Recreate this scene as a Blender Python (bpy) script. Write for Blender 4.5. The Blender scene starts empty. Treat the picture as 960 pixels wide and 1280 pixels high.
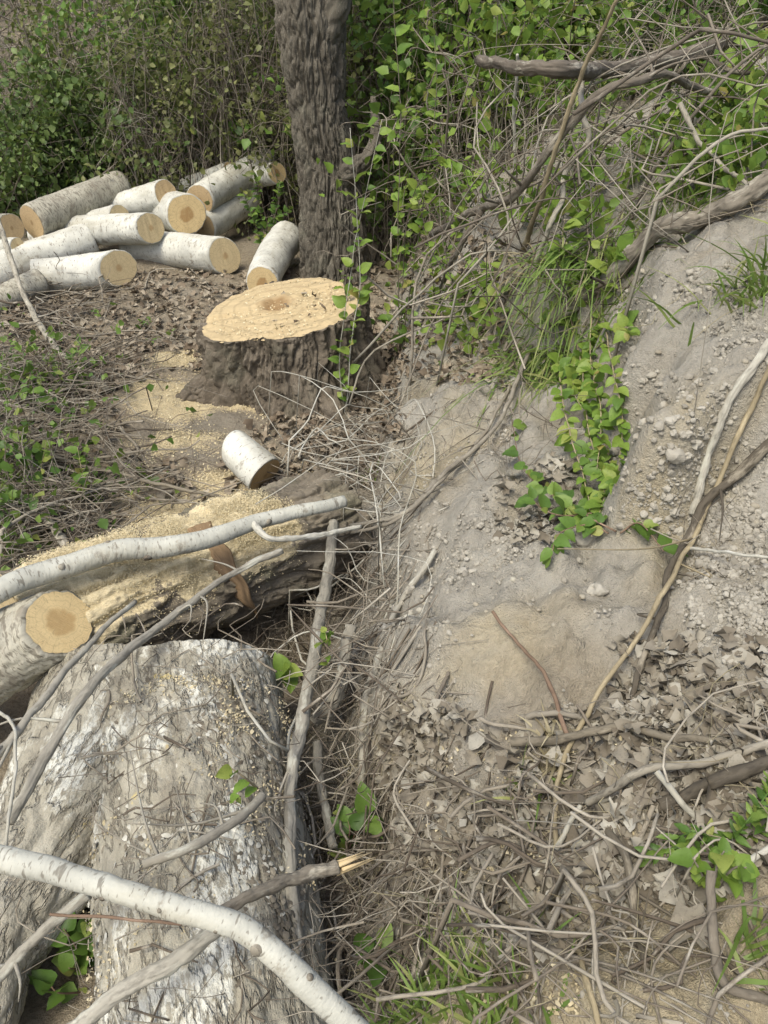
import bpy, math, random
import numpy as np
from mathutils import Vector

random.seed(7)
rng = np.random.default_rng(11)
SC = bpy.context.scene
COL = SC.collection
R = math.radians

# ------------------------------------------------------------------ camera
CAM_H, PITCH, FPX = 2.0, R(34.0), 1065.0
cam = bpy.data.cameras.new('camera')
cam.sensor_fit = 'VERTICAL'; cam.sensor_height = 36.0
cam.lens = 36.0 * FPX / 1280.0
cam.clip_start = 0.02; cam.clip_end = 900
camo = bpy.data.objects.new('camera', cam); COL.objects.link(camo)
camo.location = (0, 0, CAM_H); camo.rotation_euler = (R(90) - PITCH, 0, 0)
SC.camera = camo

# ------------------------------------------------------------------ light: bright overcast
SUN_EL, SUN_AZ = R(60), R(215)        # azimuth clockwise from +Y: light from behind-left of the camera
world = bpy.data.worlds.new('World'); SC.world = world; world.use_nodes = True
nt = world.node_tree
sky = nt.nodes.new('ShaderNodeTexSky'); sky.sky_type = 'NISHITA'; sky.sun_disc = False
sky.sun_elevation = SUN_EL; sky.sun_rotation = SUN_AZ
sky.air_density = 1.0; sky.dust_density = 4.0; sky.ozone_density = 0.6
bg = nt.nodes['Background']; bg.inputs['Strength'].default_value = 0.135
nt.links.new(sky.outputs[0], bg.inputs['Color'])
sl = bpy.data.lights.new('sun', 'SUN'); sl.energy = 1.5; sl.angle = R(20); sl.color = (1.0, 0.96, 0.85)
so = bpy.data.objects.new('sun', sl); COL.objects.link(so)
sd = Vector((math.sin(SUN_AZ) * math.cos(SUN_EL), math.cos(SUN_AZ) * math.cos(SUN_EL), math.sin(SUN_EL)))
so.rotation_euler = sd.to_track_quat('Z', 'Y').to_euler(); so.location = sd * 30
SC.view_settings.view_transform = 'Standard'; SC.view_settings.look = 'None'
SC.view_settings.gamma = 1.0; SC.view_settings.use_curve_mapping = False
SC.view_settings.exposure = 0.90

# ------------------------------------------------------------------ numpy noise
def _h(ix, iy, iz, s):
    n = (ix.astype(np.int64) * 374761393 + iy.astype(np.int64) * 668265263 + iz.astype(np.int64) * 2147483629 + s * 974711) & 0xffffffff
    n = ((n ^ (n >> 13)) * 1274126177) & 0xffffffff
    n = ((n ^ (n >> 16)) * 2246822519) & 0xffffffff
    return ((n ^ (n >> 15)) & 0xffffff) / float(0xffffff)
def vnoise(p, s=0):
    p = np.asarray(p, float); i = np.floor(p); f = p - i; f = f * f * (3 - 2 * f); i = i.astype(np.int64)
    x, y, z = i[:, 0], i[:, 1], i[:, 2]; fx, fy, fz = f[:, 0], f[:, 1], f[:, 2]
    L = lambda a, b, t: a + (b - a) * t
    c = lambda dx, dy, dz: _h(x + dx, y + dy, z + dz, s)
    return L(L(L(c(0,0,0), c(1,0,0), fx), L(c(0,1,0), c(1,1,0), fx), fy),
             L(L(c(0,0,1), c(1,0,1), fx), L(c(0,1,1), c(1,1,1), fx), fy), fz)
def fbm(p, oct=4, s=0, gain=.5):
    a, t, w = 1.0, 0.0, 0.0; p = np.asarray(p, float)
    for k in range(oct):
        t = t + a * vnoise(p * (2.03 ** k) + 17.3 * k, s + k); w += a; a *= gain
    return t / w
def ridged(p, oct=3, s=0):
    a, t, w = 1.0, 0.0, 0.0
    for k in range(oct):
        t = t + a * (1 - np.abs(2 * vnoise(p * (2.1 ** k) + 9.1 * k, s + k) - 1)); w += a; a *= .5
    return t / w
def sstep(a, b, x):
    t = np.clip((x - a) / (b - a), 0, 1); return t * t * (3 - 2 * t)

def plates(p, s=0, sharp=3.0):
    a = np.clip(np.abs(2 * fbm(p, 2, s) - 1) * sharp * 1.6, 0, 1); b = np.clip(np.abs(2 * fbm(p * 1.9 + 31, 2, s + 7) - 1) * sharp * 1.6, 0, 1)
    return np.minimum(a, .35 + .65 * b)
# ------------------------------------------------------------------ pixels -> rays -> terrain
CP, SP = math.cos(PITCH), math.sin(PITCH)
def ray(px, py):
    u = (np.asarray(px, float) - 480) / FPX; v = (640 - np.asarray(py, float)) / FPX
    return np.stack([u, CP + v * SP, -SP + v * CP], -1)
def At(px, py, z):
    d = ray(px, py); t = (z - CAM_H) / d[2]
    return np.array([d[0] * t, d[1] * t, z])
_fp = [(468,1275),(440,1180),(418,1060),(405,950),(418,820),(450,690),(470,570),(478,480),(492,410),(505,350)]
_fw = np.array([At(a, b, 0.0)[:2] for a, b in _fp])
FY = np.concatenate([[-6., -1.], _fw[:, 1], [8., 12., 40.]])
FX = np.concatenate([[-1.6, -.5], _fw[:, 0], [.45, 1.3, 6.]])
MOUND = None
def poly_sd(x, y, poly):
    """signed distance, positive inside"""
    d2 = np.full(x.shape, 1e9); ins = np.zeros(x.shape, bool); k = len(poly)
    for i in range(k):
        ax, ay = poly[i]; bx, by = poly[(i + 1) % k]; ex, ey = bx - ax, by - ay
        t = np.clip(((x - ax) * ex + (y - ay) * ey) / (ex * ex + ey * ey), 0, 1)
        d2 = np.minimum(d2, (x - ax - t * ex) ** 2 + (y - ay - t * ey) ** 2)
        c = (ay > y) != (by > y)
        ins ^= c & (x < ex * (y - ay) / (ey if ey != 0 else 1e-9) + ax)
    return np.where(ins, 1, -1) * np.sqrt(d2)
def smooth_terrain(x, y):
    d = x - np.interp(y, FY, FX) + .045 * np.sin(y * 8.3 + 1.7 * np.sin(x * 6)) + .03 * np.sin(y * 19 + 3 * np.sin(x * 13 + y * 3))
    dp = np.maximum(d, 0)
    b = .52 * dp + .32 * (1 - np.exp(-(dp / .17) ** 1.3)) + .06 * np.sin(dp * 3.4 + y * .8) * sstep(.3, 1, dp)
    b = np.where(b > 2.6, 2.6 + .35 * (1 - np.exp(-(b - 2.6) / .35)), b)
    if MOUND is not None:       # bilinear look-up of the mound step
        fx = np.clip((np.asarray(x, float) + 1) / .02, 0, MOUND.shape[1] - 1.001); fy = np.clip(np.asarray(y, float) / .02, 0, MOUND.shape[0] - 1.001)
        ix = fx.astype(int); iy = fy.astype(int); fx = fx - ix; fy = fy - iy
        b = b + (MOUND[iy, ix] * (1 - fx) + MOUND[iy, ix + 1] * fx) * (1 - fy) + (MOUND[iy + 1, ix] * (1 - fx) + MOUND[iy + 1, ix + 1] * fx) * fy
    val = .03 * sstep(0., -.3, d) * sstep(2.6, 1.2, y) + .05 * sstep(-1.5, -5, x)
    val = val - .16 * np.exp(-((x + .37) ** 2 + (y - 2.2) ** 2) / .05)
    hill = .42 * np.maximum(y - 9.2, 0) * sstep(9.2, 11, y) * sstep(70, 30, y) + 9 * sstep(30, 70, y)
    return b + val + hill + .09 * sstep(-2, -7, x) * np.maximum(-2 - x, 0)
def terrain(x, y):
    x = np.asarray(x, float); y = np.asarray(y, float)
    p = np.stack([x, y, np.zeros_like(x)], -1).reshape(-1, 3)
    n = (fbm(p * 2.2, 3, 5) - .5) * .13 + (fbm(p * 9, 3, 9) - .5) * .05
    d = (x - np.interp(y, FY, FX)).reshape(-1)
    n = n + ((ridged(p * np.array([7., 3.5, 1]), 2, 21) - .6) * .06 + (plates(p * np.array([9., 9., 1]), 23) - .8) * .014 + (fbm(p * 24, 3, 25) - .5) * .035) * sstep(.05, .4, d) * sstep(7, 5, y.reshape(-1))
    return smooth_terrain(x, y) + n.reshape(x.shape)
def Gs(px, py, h=0.0):
    """points where the pixel rays meet the terrain raised by h"""
    px = np.atleast_1d(np.asarray(px, float)); py = np.atleast_1d(np.asarray(py, float))
    h = np.broadcast_to(np.asarray(h, float), px.shape)
    d = ray(px, py); ts = np.geomspace(.9, 60, 150)
    lo = np.full(px.shape, 60.); hi = lo.copy(); found = np.zeros(px.shape, bool); prev = ts[0]
    for t in ts[1:]:
        below = (CAM_H + d[:, 2] * t < smooth_terrain(d[:, 0] * t, d[:, 1] * t) + h) & ~found
        lo[below] = prev; hi[below] = t; found |= below; prev = t
    for _ in range(22):
        m = (lo + hi) / 2; b = CAM_H + d[:, 2] * m < smooth_terrain(d[:, 0] * m, d[:, 1] * m) + h
        hi = np.where(b, m, hi); lo = np.where(b, lo, m)
    P = d * hi[:, None]
    P[:, 2] = terrain(P[:, 0], P[:, 1]) + h
    return P
def G(px, py, h=0.0): return Gs([px], [py], h)[0]
def depth_of(p): return p[1] * CP - (p[2] - CAM_H) * SP

_mp = [(560,395),(620,425),(690,432),(752,438),(770,540),(792,640),(835,668),(868,640),(905,600),(1010,545),(1150,300)]
_mw = [tuple(G(a, b)[:2]) for a, b in _mp]
_mw += [(6., 4.), (6., 9.), (.9, 9.), (.55, 6.)]
_x, _y = np.meshgrid(np.arange(-1, 6, .02), np.arange(0, 10, .02))
_sd = poly_sd(_x, _y, _mw) + .035 * np.sin(_x * 17 + 3 * np.sin(_y * 9)) + .03 * np.sin(_y * 13 + 2 * np.sin(_x * 11))
MOUND = .27 * sstep(-.02, .075, _sd) * sstep(7.5, 5.5, _y) - .05 * sstep(-.30, -.04, _sd) * sstep(.12, -.02, _sd) * sstep(7.5, 5.5, _y)
# ------------------------------------------------------------------ mesh builder
class MB:
    def __init__(s): s.V = []; s.F = []; s.BC = []; s.RN = []; s.n = 0
    def add(s, V, F, bc=None, rnd=0.0):
        V = np.asarray(V, float); s.V.append(V)
        for f in (F if isinstance(F, list) else [F]): s.F.append(np.asarray(f, np.int64) + s.n)
        s.BC.append(V if bc is None else np.asarray(bc, float))
        s.RN.append(np.broadcast_to(np.asarray(rnd, float), (len(V),)))
        s.n += len(V)
    def mesh(s, name, origin=(0, 0, 0), smooth=True):
        V = np.concatenate(s.V) - np.asarray(origin); me = bpy.data.meshes.new(name)
        me.vertices.add(len(V)); me.vertices.foreach_set('co', V.astype(np.float32).ravel())
        loops = np.concatenate([f.ravel() for f in s.F])
        tot = np.concatenate([np.full(len(f), f.shape[1]) for f in s.F])
        st = np.concatenate([[0], np.cumsum(tot)[:-1]])
        me.loops.add(len(loops)); me.loops.foreach_set('vertex_index', loops.astype(np.int32))
        me.polygons.add(len(tot)); me.polygons.foreach_set('loop_start', st.astype(np.int32))
        me.polygons.foreach_set('use_smooth', np.full(len(tot), smooth))
        me.update(calc_edges=True)
        a = me.attributes.new('bc', 'FLOAT_VECTOR', 'POINT'); a.data.foreach_set('vector', np.concatenate(s.BC).astype(np.float32).ravel())
        a = me.attributes.new('rnd', 'FLOAT', 'POINT'); a.data.foreach_set('value', np.concatenate(s.RN).astype(np.float32))
        return me
    def build(s, name, mat, parent=None, origin=(0, 0, 0), smooth=True):
        me = s.mesh(name, origin, smooth); me.materials.append(mat)
        o = bpy.data.objects.new(name, me); COL.objects.link(o)
        if parent is not None: o.parent = parent
        else: o.location = origin
        return o
def tag(o, label=None, cat=None, group=None, kind=None):
    if label: o['label'] = label
    if cat: o['category'] = cat
    if group: o['group'] = group
    if kind: o['kind'] = kind
    return o
def thing(name, label, cat, loc, group=None):
    o = bpy.data.objects.new(name, None); COL.objects.link(o); o.location = loc; o.empty_display_size = .1
    return tag(o, label, cat, group)

def frames(P):
    P = np.asarray(P, float); T = np.gradient(P, axis=0); T /= np.linalg.norm(T, axis=1)[:, None] + 1e-9
    a = np.array([0, 0, 1.]) if abs(T[0, 2]) < .9 else np.array([1., 0, 0])
    N = np.zeros_like(P); n = a - T[0] * a.dot(T[0]); N[0] = n / np.linalg.norm(n)
    for i in range(1, len(P)):
        n = N[i-1] - T[i] * N[i-1].dot(T[i]); N[i] = n / (np.linalg.norm(n) + 1e-9)
    return T, N, np.cross(T, N)
def grid_faces(n, m, close=True):
    i = np.arange(n - 1)[:, None]; j = np.arange(m if close else m - 1)[None, :]; k = (j + 1) % m
    return np.stack([i * m + j, i * m + k, (i + 1) * m + k, (i + 1) * m + j], -1).reshape(-1, 4)
def tube(mb, P, rad, sides=8, bump=0.0, bfreq=20., caps=True, rnd=0.0, seed=0, dispf=None):
    P = np.asarray(P, float); n = len(P); rad = np.broadcast_to(np.asarray(rad, float), (n,))
    T, N, B = frames(P); th = np.arange(sides) * 2 * math.pi / sides
    L = np.concatenate([[0], np.cumsum(np.linalg.norm(np.diff(P, axis=0), axis=1))])
    c, s = np.cos(th), np.sin(th)
    bc = np.stack([rad[:, None] * c, rad[:, None] * s, np.broadcast_to(L[:, None], (n, sides))], -1).reshape(-1, 3)
    rr = np.broadcast_to(rad[:, None], (n, sides)).copy()
    if bump: rr = rr * (1 + bump * (fbm(bc * bfreq + seed * 7.7, 3, seed).reshape(n, sides) - .5) * 2)
    if dispf is not None: rr = rr + dispf(bc, th, L, rad).reshape(n, sides)
    V = P[:, None] + rr[:, :, None] * (c[None, :, None] * N[:, None] + s[None, :, None] * B[:, None])
    F = [grid_faces(n, sides)]; V = V.reshape(-1, 3)
    if caps:
        V = np.concatenate([V, P[:1], P[-1:]]); bc = np.concatenate([bc, [[0, 0, 0], [0, 0, L[-1]]]])
        j = np.arange(sides); k = (j + 1) % sides; a = n * sides
        F += [np.stack([np.full(sides, a), k, j], -1), np.stack([np.full(sides, a + 1), (n - 1) * sides + j, (n - 1) * sides + k], -1)]
    mb.add(V, F, bc + np.array([0, 0, seed * 1.37]), rnd)
    return V
def tubes(mb, Q, r0, r1, sides=4, rnd=None):
    """many thin tubes at once: Q (n,seg,3)"""
    n, k, _ = Q.shape; T = np.gradient(Q, axis=1); T /= np.linalg.norm(T, axis=2, keepdims=True) + 1e-9
    a = np.where(np.abs(T[:, :1, 2:]) < .85, np.array([0, 0, 1.]), np.array([1., 0, 0])); a = np.broadcast_to(a, T.shape)
    N = np.cross(T, a); N /= np.linalg.norm(N, axis=2, keepdims=True) + 1e-9; B = np.cross(T, N)
    rad = np.asarray(r0)[:, None] + (np.asarray(r1) - np.asarray(r0))[:, None] * np.linspace(0, 1, k)
    th = np.arange(sides) * 2 * math.pi / sides; c = np.cos(th)[None, None, :, None]; s_ = np.sin(th)[None, None, :, None]
    V = Q[:, :, None] + rad[:, :, None, None] * (c * N[:, :, None] + s_ * B[:, :, None])
    L = np.linspace(0, .4, k)[None, :, None]
    bc = np.stack([(rad[:, :, None] * np.cos(th)), (rad[:, :, None] * np.sin(th)), L + np.arange(n)[:, None, None] * .37 + 0 * th], -1)
    F = (grid_faces(k, sides)[None] + (np.arange(n) * k * sides)[:, None, None]).reshape(-1, 4)
    mb.add(V.reshape(-1, 3), F, bc.reshape(-1, 3), np.repeat(rng.uniform(0, 1, n) if rnd is None else rnd, k * sides))
def bspl(C, n):
    """batch Catmull-Rom: C (m,k,3) -> (m,n,3)"""
    k = C.shape[1]; Q = np.concatenate([2 * C[:, :1] - C[:, 1:2], C, 2 * C[:, -1:] - C[:, -2:-1]], 1)
    t = np.linspace(0, k - 1 - 1e-6, n); i = t.astype(int); f = (t - i)[None, :, None]
    a, b, c, d = Q[:, i], Q[:, i+1], Q[:, i+2], Q[:, i+3]
    return .5 * (2*b + (c-a)*f + (2*a-5*b+4*c-d)*f**2 + (3*b-a-3*c+d)*f**3)
def spline(pts, n):
    P = np.asarray(pts, float); k = len(P)
    if k == 2: return P[0] + (P[1] - P[0]) * np.linspace(0, 1, n)[:, None]
    Q = np.concatenate([[2 * P[0] - P[1]], P, [2 * P[-1] - P[-2]]])
    t = np.linspace(0, k - 1 - 1e-6, n); i = t.astype(int); f = (t - i)[:, None]
    a, b, c, d = Q[i], Q[i+1], Q[i+2], Q[i+3]
    return .5 * (2*b + (c-a)*f + (2*a-5*b+4*c-d)*f**2 + (3*b-a-3*c+d)*f**3)

# ------------------------------------------------------------------ materials
TINT = (1.0, 1.025, .955)      # overall white balance put into the ramp and mix colours, slightly yellow-green
def tc(c): return tuple(min(.9, a * b) for a, b in zip(c[:3], TINT))
class NT:
    def __init__(s, name):
        s.m = bpy.data.materials.new(name); s.m.use_nodes = True; s.t = s.m.node_tree; s.t.nodes.clear()
        s.out = s.t.nodes.new('ShaderNodeOutputMaterial')
    def n(s, ty, ins={}, **kw):
        nd = s.t.nodes.new('ShaderNode' + ty)
        for k, v in kw.items(): setattr(nd, k, v)
        for k, v in ins.items():
            sk = nd.inputs[k]
            if isinstance(v, bpy.types.NodeSocket): s.t.links.new(v, sk)
            else: sk.default_value = v
        return nd
    def attr(s, name, o='Vector'): return s.n('Attribute', attribute_name=name).outputs[o]
    def map(s, v, sc, loc=(0, 0, 0)): return s.n('Mapping', {'Vector': v, 'Scale': sc, 'Location': loc}).outputs[0]
    def noise(s, v, scale, det=4, rough=.55, dist=0.): return s.n('TexNoise', {'Vector': v, 'Scale': scale, 'Detail': det, 'Roughness': rough, 'Distortion': dist}).outputs['Fac']
    def vor(s, v, scale, feature='F1', out='Distance'): return s.n('TexVoronoi', {'Vector': v, 'Scale': scale}, feature=feature).outputs[out]
    def ramp(s, f, stops, interp='LINEAR'):
        nd = s.n('ValToRGB', {'Fac': f}); cr = nd.color_ramp; cr.interpolation = interp
        while len(cr.elements) < len(stops): cr.elements.new(.5)
        for e, (p, c) in zip(cr.elements, stops): e.position = p; e.color = (*tc(c), 1)
        return nd.outputs['Color']
    def step(s, f, a, b): return s.n('MapRange', {'Value': f, 'From Min': a, 'From Max': b}, interpolation_type='SMOOTHSTEP').outputs[0]
    def mix(s, f, a, b, bt='MIX'):
        nd = s.n('Mix', data_type='RGBA', blend_type=bt)
        for i, v in ((0, f), (6, a), (7, b)):
            if isinstance(v, bpy.types.NodeSocket): s.t.links.new(v, nd.inputs[i])
            else: nd.inputs[i].default_value = v if i == 0 else (*tc(v), 1)
        return nd.outputs[2]
    def math(s, op, a, b=0.0, c=0.0):
        nd = s.n('Math', operation=op)
        for i, v in enumerate((a, b, c)):
            if isinstance(v, bpy.types.NodeSocket): s.t.links.new(v, nd.inputs[i])
            else: nd.inputs[i].default_value = v
        return nd.outputs[0]
    def bump(s, h, st, dist): return s.n('Bump', {'Height': h, 'Strength': st, 'Distance': dist}).outputs[0]
    def done(s, col, rough=.9, nrm=None, spec=.2):
        b = s.n('BsdfPrincipled', {'Roughness': rough, 'Specular IOR Level': spec})
        if isinstance(col, bpy.types.NodeSocket): s.t.links.new(col, b.inputs['Base Color'])
        else: b.inputs['Base Color'].default_value = (*col, 1)
        if nrm is not None: s.t.links.new(nrm, b.inputs['Normal'])
        s.t.links.new(b.outputs[0], s.out.inputs[0]); return s.m
    def rnd(s):
        return s.math('FRACT', s.math('ADD', s.attr('rnd', 'Fac'), s.n('ObjectInfo').outputs['Random']))

def mat_white_bark(name='white_bark', base=(.53, .515, .48), dark=(.13, .11, .09), amount=0.0):
    s = NT(name); bc = s.attr('bc')
    oi = s.n('ObjectInfo').outputs['Random']
    v = s.n('VectorMath', {0: bc, 1: s.n('CombineXYZ', {'Z': s.math('MULTIPLY', oi, 31.0)}).outputs[0]}, operation='ADD').outputs[0]
    c = s.ramp(s.noise(v, 6, 4), [(.3, tuple(x * .72 for x in base)), (.55, base), (.8, tuple(min(.72, x * 1.2) for x in base))])
    c = s.mix(s.math('MULTIPLY', s.step(s.noise(s.map(v, (9, 9, 3)), 1., 5, .7), .46, .68), .6), c, (.32, .295, .24))
    len1 = s.noise(s.map(v, (26, 26, 85)), 1.0, 2, .6)
    c = s.mix(s.math('MULTIPLY', s.step(len1, .60 - amount, .70 - amount), .75), c, dark)
    len2 = s.noise(s.map(v, (75, 75, 190)), 1.0, 1, .5)
    c = s.mix(s.math('MULTIPLY', s.step(len2, .66 - amount, .74 - amount), .6), c, dark)
    pt = s.noise(s.map(v, (9, 9, 14)), 1.0, 5, .7)
    c = s.mix(s.math('MULTIPLY', s.step(pt, .57 - amount, .68 - amount), .75), c, (.19, .165, .135))
    h = s.math('SUBTRACT', s.noise(s.map(v, (40, 40, 90)), 1., 4), s.math('MULTIPLY', len1, .8))
    return s.done(c, .75, s.bump(h, .5, .006), .25)
def mat_rough_bark(name, lo, hi, moss=(.15, .15, .10), dust=False):
    s = NT(name); bc = s.attr('bc')
    n1 = s.noise(s.map(bc, (14, 14, 5)), 1., 5, .65, .3)
    c = s.ramp(n1, [(.25, lo), (.75, hi)])
    c = s.mix(s.math('MULTIPLY', s.step(s.noise(bc, 5, 4), .52, .7), .5), c, moss)
    c = s.mix(s.math('MULTIPLY', s.step(s.noise(bc, 90, 3), .58, .68), .35), c, tuple(min(.5, x * 1.7) for x in hi))
    if dust:
        sp_ = s.math('ADD', s.noise(bc, 110, 5, .75), s.math('MULTIPLY', s.math('SUBTRACT', s.attr('m_saw', 'Fac'), .6), .5))
        c = s.mix(s.step(sp_, .45, .56), c, s.ramp(s.noise(bc, 260, 3), [(.3, (.46, .375, .245)), (.7, (.62, .53, .37))]))
    h = s.noise(s.map(bc, (90, 90, 24)), 1., 6, .72)
    return s.done(c, .95, s.bump(h, .8, .012), .1)
def mat_cut(name, pale, heart, hr, ring=.25, crack=.45):
    s = NT(name); bc = s.attr('bc')
    n = s.noise(bc, 2.2, 3)
    r = s.n('VectorMath', {0: s.map(bc, (1, 1, 0))}, operation='LENGTH').outputs['Value']
    rr = s.math('ADD', r, s.math('MULTIPLY', s.math('SUBTRACT', n, .5), .35))
    rings = s.math('ADD', s.math('SINE', s.math('MULTIPLY', rr, 62.0)), s.math('MULTIPLY', s.math('SINE', s.math('MULTIPLY', rr, 27.0)), .6))
    c = s.mix(s.math('MULTIPLY', s.step(rings, .1, 1.3), ring * 1.7), pale, tuple(x * .72 for x in pale))
    c = s.mix(s.math('MULTIPLY', s.step(rr, hr + .06, hr - .10), .8), c, heart)
    c = s.mix(s.math('MULTIPLY', s.step(s.noise(bc, 5, 4), .5, .75), .4), c, tuple(x * .78 for x in pale))
    saw = s.noise(s.map(bc, (3, 60, 1)), 1., 3)
    c = s.mix(s.math('MULTIPLY', s.step(saw, .5, .75), .25), c, tuple(min(.85, x * 1.2) for x in pale))
    # radial drying cracks
    sp = s.n('SeparateXYZ', {0: bc}); ang = s.math('ARCTAN2', sp.outputs[1], sp.outputs[0])
    ck = s.noise(s.n('CombineXYZ', {'X': s.math('MULTIPLY', ang, 3.0), 'Y': s.math('MULTIPLY', r, .6), 'Z': s.math('MULTIPLY', sp.outputs[2], 50.)}).outputs[0], 2.0, 2)
    c = s.mix(s.math('MULTIPLY', s.step(s.math('ABSOLUTE', s.math('SUBTRACT', ck, .5)), .014, .003), crack), c, tuple(x * .35 for x in pale))
    c = s.mix(s.math('MULTIPLY', s.step(s.noise(bc, 3.2, 6, .75), .54, .68), .45), c, tuple(x * .5 for x in heart) if False else tuple(.5 * (x + y) for x, y in zip(pale, heart)))
    return s.done(c, .85, s.bump(saw, .35, .004), .15)
def mat_leaf(name, stops, trans=.35, spec=.35, rough=.5):
    s = NT(name); c = s.ramp(s.rnd(), stops)
    c = s.mix(s.math('MULTIPLY', s.noise(s.n('TexCoord').outputs['Object'], 60, 2), .3), c, tuple(x * .6 for x in stops[0][1]))
    c = s.mix(s.math('MULTIPLY', s.step(s.noise(s.attr('bc'), 9, 5, .7), .50, .68), .35), c, tuple(x * .55 for x in stops[0][1]))
    b = s.n('BsdfPrincipled', {'Base Color': c, 'Roughness': rough, 'Specular IOR Level': spec})
    t = s.n('BsdfTranslucent', {'Color': s.mix(.5, c, (.25, .32, .06)) if trans > .2 else c})
    m = s.n('MixShader', {0: trans, 1: b.outputs[0], 2: t.outputs[0]})
    s.t.links.new(m.outputs[0], s.out.inputs[0]); return s.m
def mat_twig(name, stops, sc=90):
    s = NT(name); bc = s.attr('bc'); c = s.ramp(s.rnd(), stops)
    n = s.noise(s.map(bc, (sc, sc, sc * .4)), 1., 4)
    c = s.mix(s.math('MULTIPLY', s.step(n, .48, .72), .6), c, tuple(x * .4 for x in stops[0][1]))
    n2 = s.noise(s.map(bc, (30, 30, 9)), 1., 5, .7)
    c = s.mix(s.math('MULTIPLY', s.step(n2, .52, .66), .55), c, tuple(min(.5, x * 1.5 + .03) for x in stops[-1][1]))
    c = s.mix(s.math('MULTIPLY', s.step(n2, .44, .34), .5), c, tuple(x * .6 for x in stops[0][1]))
    return s.done(c, .85, s.bump(n, .4, .003), .2)
def mat_flat(name, stops, rough=.9, sc=40):
    s = NT(name); c = s.ramp(s.rnd(), stops)
    n = s.noise(s.n('TexCoord').outputs['Object'], sc, 4)
    c = s.mix(s.math('MULTIPLY', n, .5), c, tuple(x * .65 for x in stops[0][1]))
    return s.done(c, rough, s.bump(n, .4, .004), .2)

M = {}
M['white'] = mat_white_bark()
M['pole'] = mat_white_bark('pole_bark', (.43, .42, .385), (.13, .115, .095), .012)
M['mottled'] = mat_white_bark('mottled_bark', (.36, .335, .285), (.11, .095, .075), .06)
M['stump_bark'] = mat_rough_bark('stump_bark', (.075, .06, .047), (.175, .147, .12), (.11, .105, .08))
M['tree_bark'] = mat_rough_bark('tree_bark', (.062, .053, .044), (.165, .147, .124), (.125, .12, .098))
M['log_bark'] = mat_rough_bark('log_bark', (.09, .075, .06), (.24, .205, .165), dust=True)
M['cut'] = mat_cut('cut_fresh', (.56, .42, .235), (.30, .17, .07), .40)
M['cut_pale'] = mat_cut('cut_pale', (.56, .44, .27), (.36, .235, .12), .20)
M['cut_heart'] = mat_cut('cut_heart', (.66, .50, .28), (.43, .28, .13), .46)
M['cut_old'] = mat_cut('cut_old', (.44, .32, .19), (.26, .17, .09), .15)
M['stump_cut'] = mat_cut('stump_cut', (.42, .325, .20), (.19, .11, .05), .22, .40, .25)
M['fork_end'] = mat_cut('fork_end_wood', (.26, .215, .155), (.20, .155, .11), .15)
M['gash'] = mat_cut('gash_wood', (.22, .148, .09), (.11, .07, .04), .1)
M['twig_grey'] = mat_twig('twig_grey', [(0, (.12, .10, .083)), (.5, (.20, .175, .145)), (1, (.29, .265, .225))])
M['twig_silver'] = mat_twig('twig_silver', [(0, (.22, .20, .172)), (1, (.33, .308, .272))])
M['twig_dark'] = mat_twig('twig_dark', [(0, (.06, .05, .04)), (.6, (.13, .11, .085)), (1, (.22, .19, .15))])
M['twig_pale'] = mat_twig('twig_pale', [(0, (.30, .28, .24)), (1, (.42, .40, .36))])
M['twig_tan'] = mat_twig('twig_tan', [(0, (.22, .18, .12)), (1, (.28, .23, .15))])
M['twig_red'] = mat_twig('twig_red', [(0, (.15, .10, .072)), (1, (.20, .135, .10))])
M['twig_mix'] = mat_twig('twig_mix', [(0, (.08, .062, .048)), (.35, (.15, .125, .10)), (.7, (.22, .19, .155)), (1, (.31, .28, .24))])
M['flake'] = mat_flat('bark_flake', [(0, (.10, .085, .068)), (.5, (.21, .18, .145)), (1, (.33, .29, .235))])
M['flake_white'] = mat_flat('bark_flake_white', [(0, (.38, .36, .32)), (1, (.56, .54, .50))])
M['splinter'] = mat_flat('splinter_wood', [(0, (.50, .38, .22)), (1, (.60, .47, .30))])
M['dead_leaf'] = mat_leaf('dead_leaf', [(0, (.13, .108, .085)), (.35, (.235, .205, .168)), (.75, (.32, .29, .248)), (1, (.42, .395, .355))], .1, .15, .8)
M['litter_leaf'] = mat_leaf('litter_leaf', [(0, (.14, .105, .078)), (.5, (.26, .21, .16)), (1, (.42, .365, .30))], .1, .15, .8)
M['leaf_spring'] = mat_leaf('leaf_spring', [(0, (.09, .17, .03)), (.4, (.19, .30, .05)), (.85, (.27, .36, .075)), (.97, (.33, .37, .09)), (1, (.34, .27, .09))], .4)
M['leaf_mid'] = mat_leaf('leaf_mid', [(0, (.06, .12, .025)), (.5, (.12, .215, .04)), (.9, (.21, .30, .065)), (1, (.33, .33, .10))], .35)
M['leaf_dark'] = mat_leaf('leaf_dark', [(0, (.06, .095, .03)), (.6, (.115, .175, .05)), (1, (.20, .26, .085))], .3)
M['leaf_olive'] = mat_leaf('leaf_olive', [(0, (.10, .11, .045)), (.6, (.17, .185, .07)), (1, (.26, .26, .11))], .3)
M['grass'] = mat_leaf('grass_blade', [(0, (.11, .18, .04)), (.6, (.18, .26, .06)), (1, (.34, .34, .14))], .3)
M['dry_grass'] = mat_leaf('dry_grass', [(0, (.22, .18, .11)), (1, (.42, .37, .25))], .2)
M['sawdust'] = mat_flat('sawdust_chip', [(0, (.50, .41, .26)), (.6, (.60, .51, .345)), (1, (.68, .60, .44))])
M['chip'] = mat_flat('wood_chip', [(0, (.40, .33, .21)), (1, (.58, .51, .38))])
M['clod'] = mat_flat('soil_clod', [(0, (.24, .218, .19)), (.6, (.33, .302, .265)), (1, (.40, .37, .33))], .95, 25)
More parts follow.
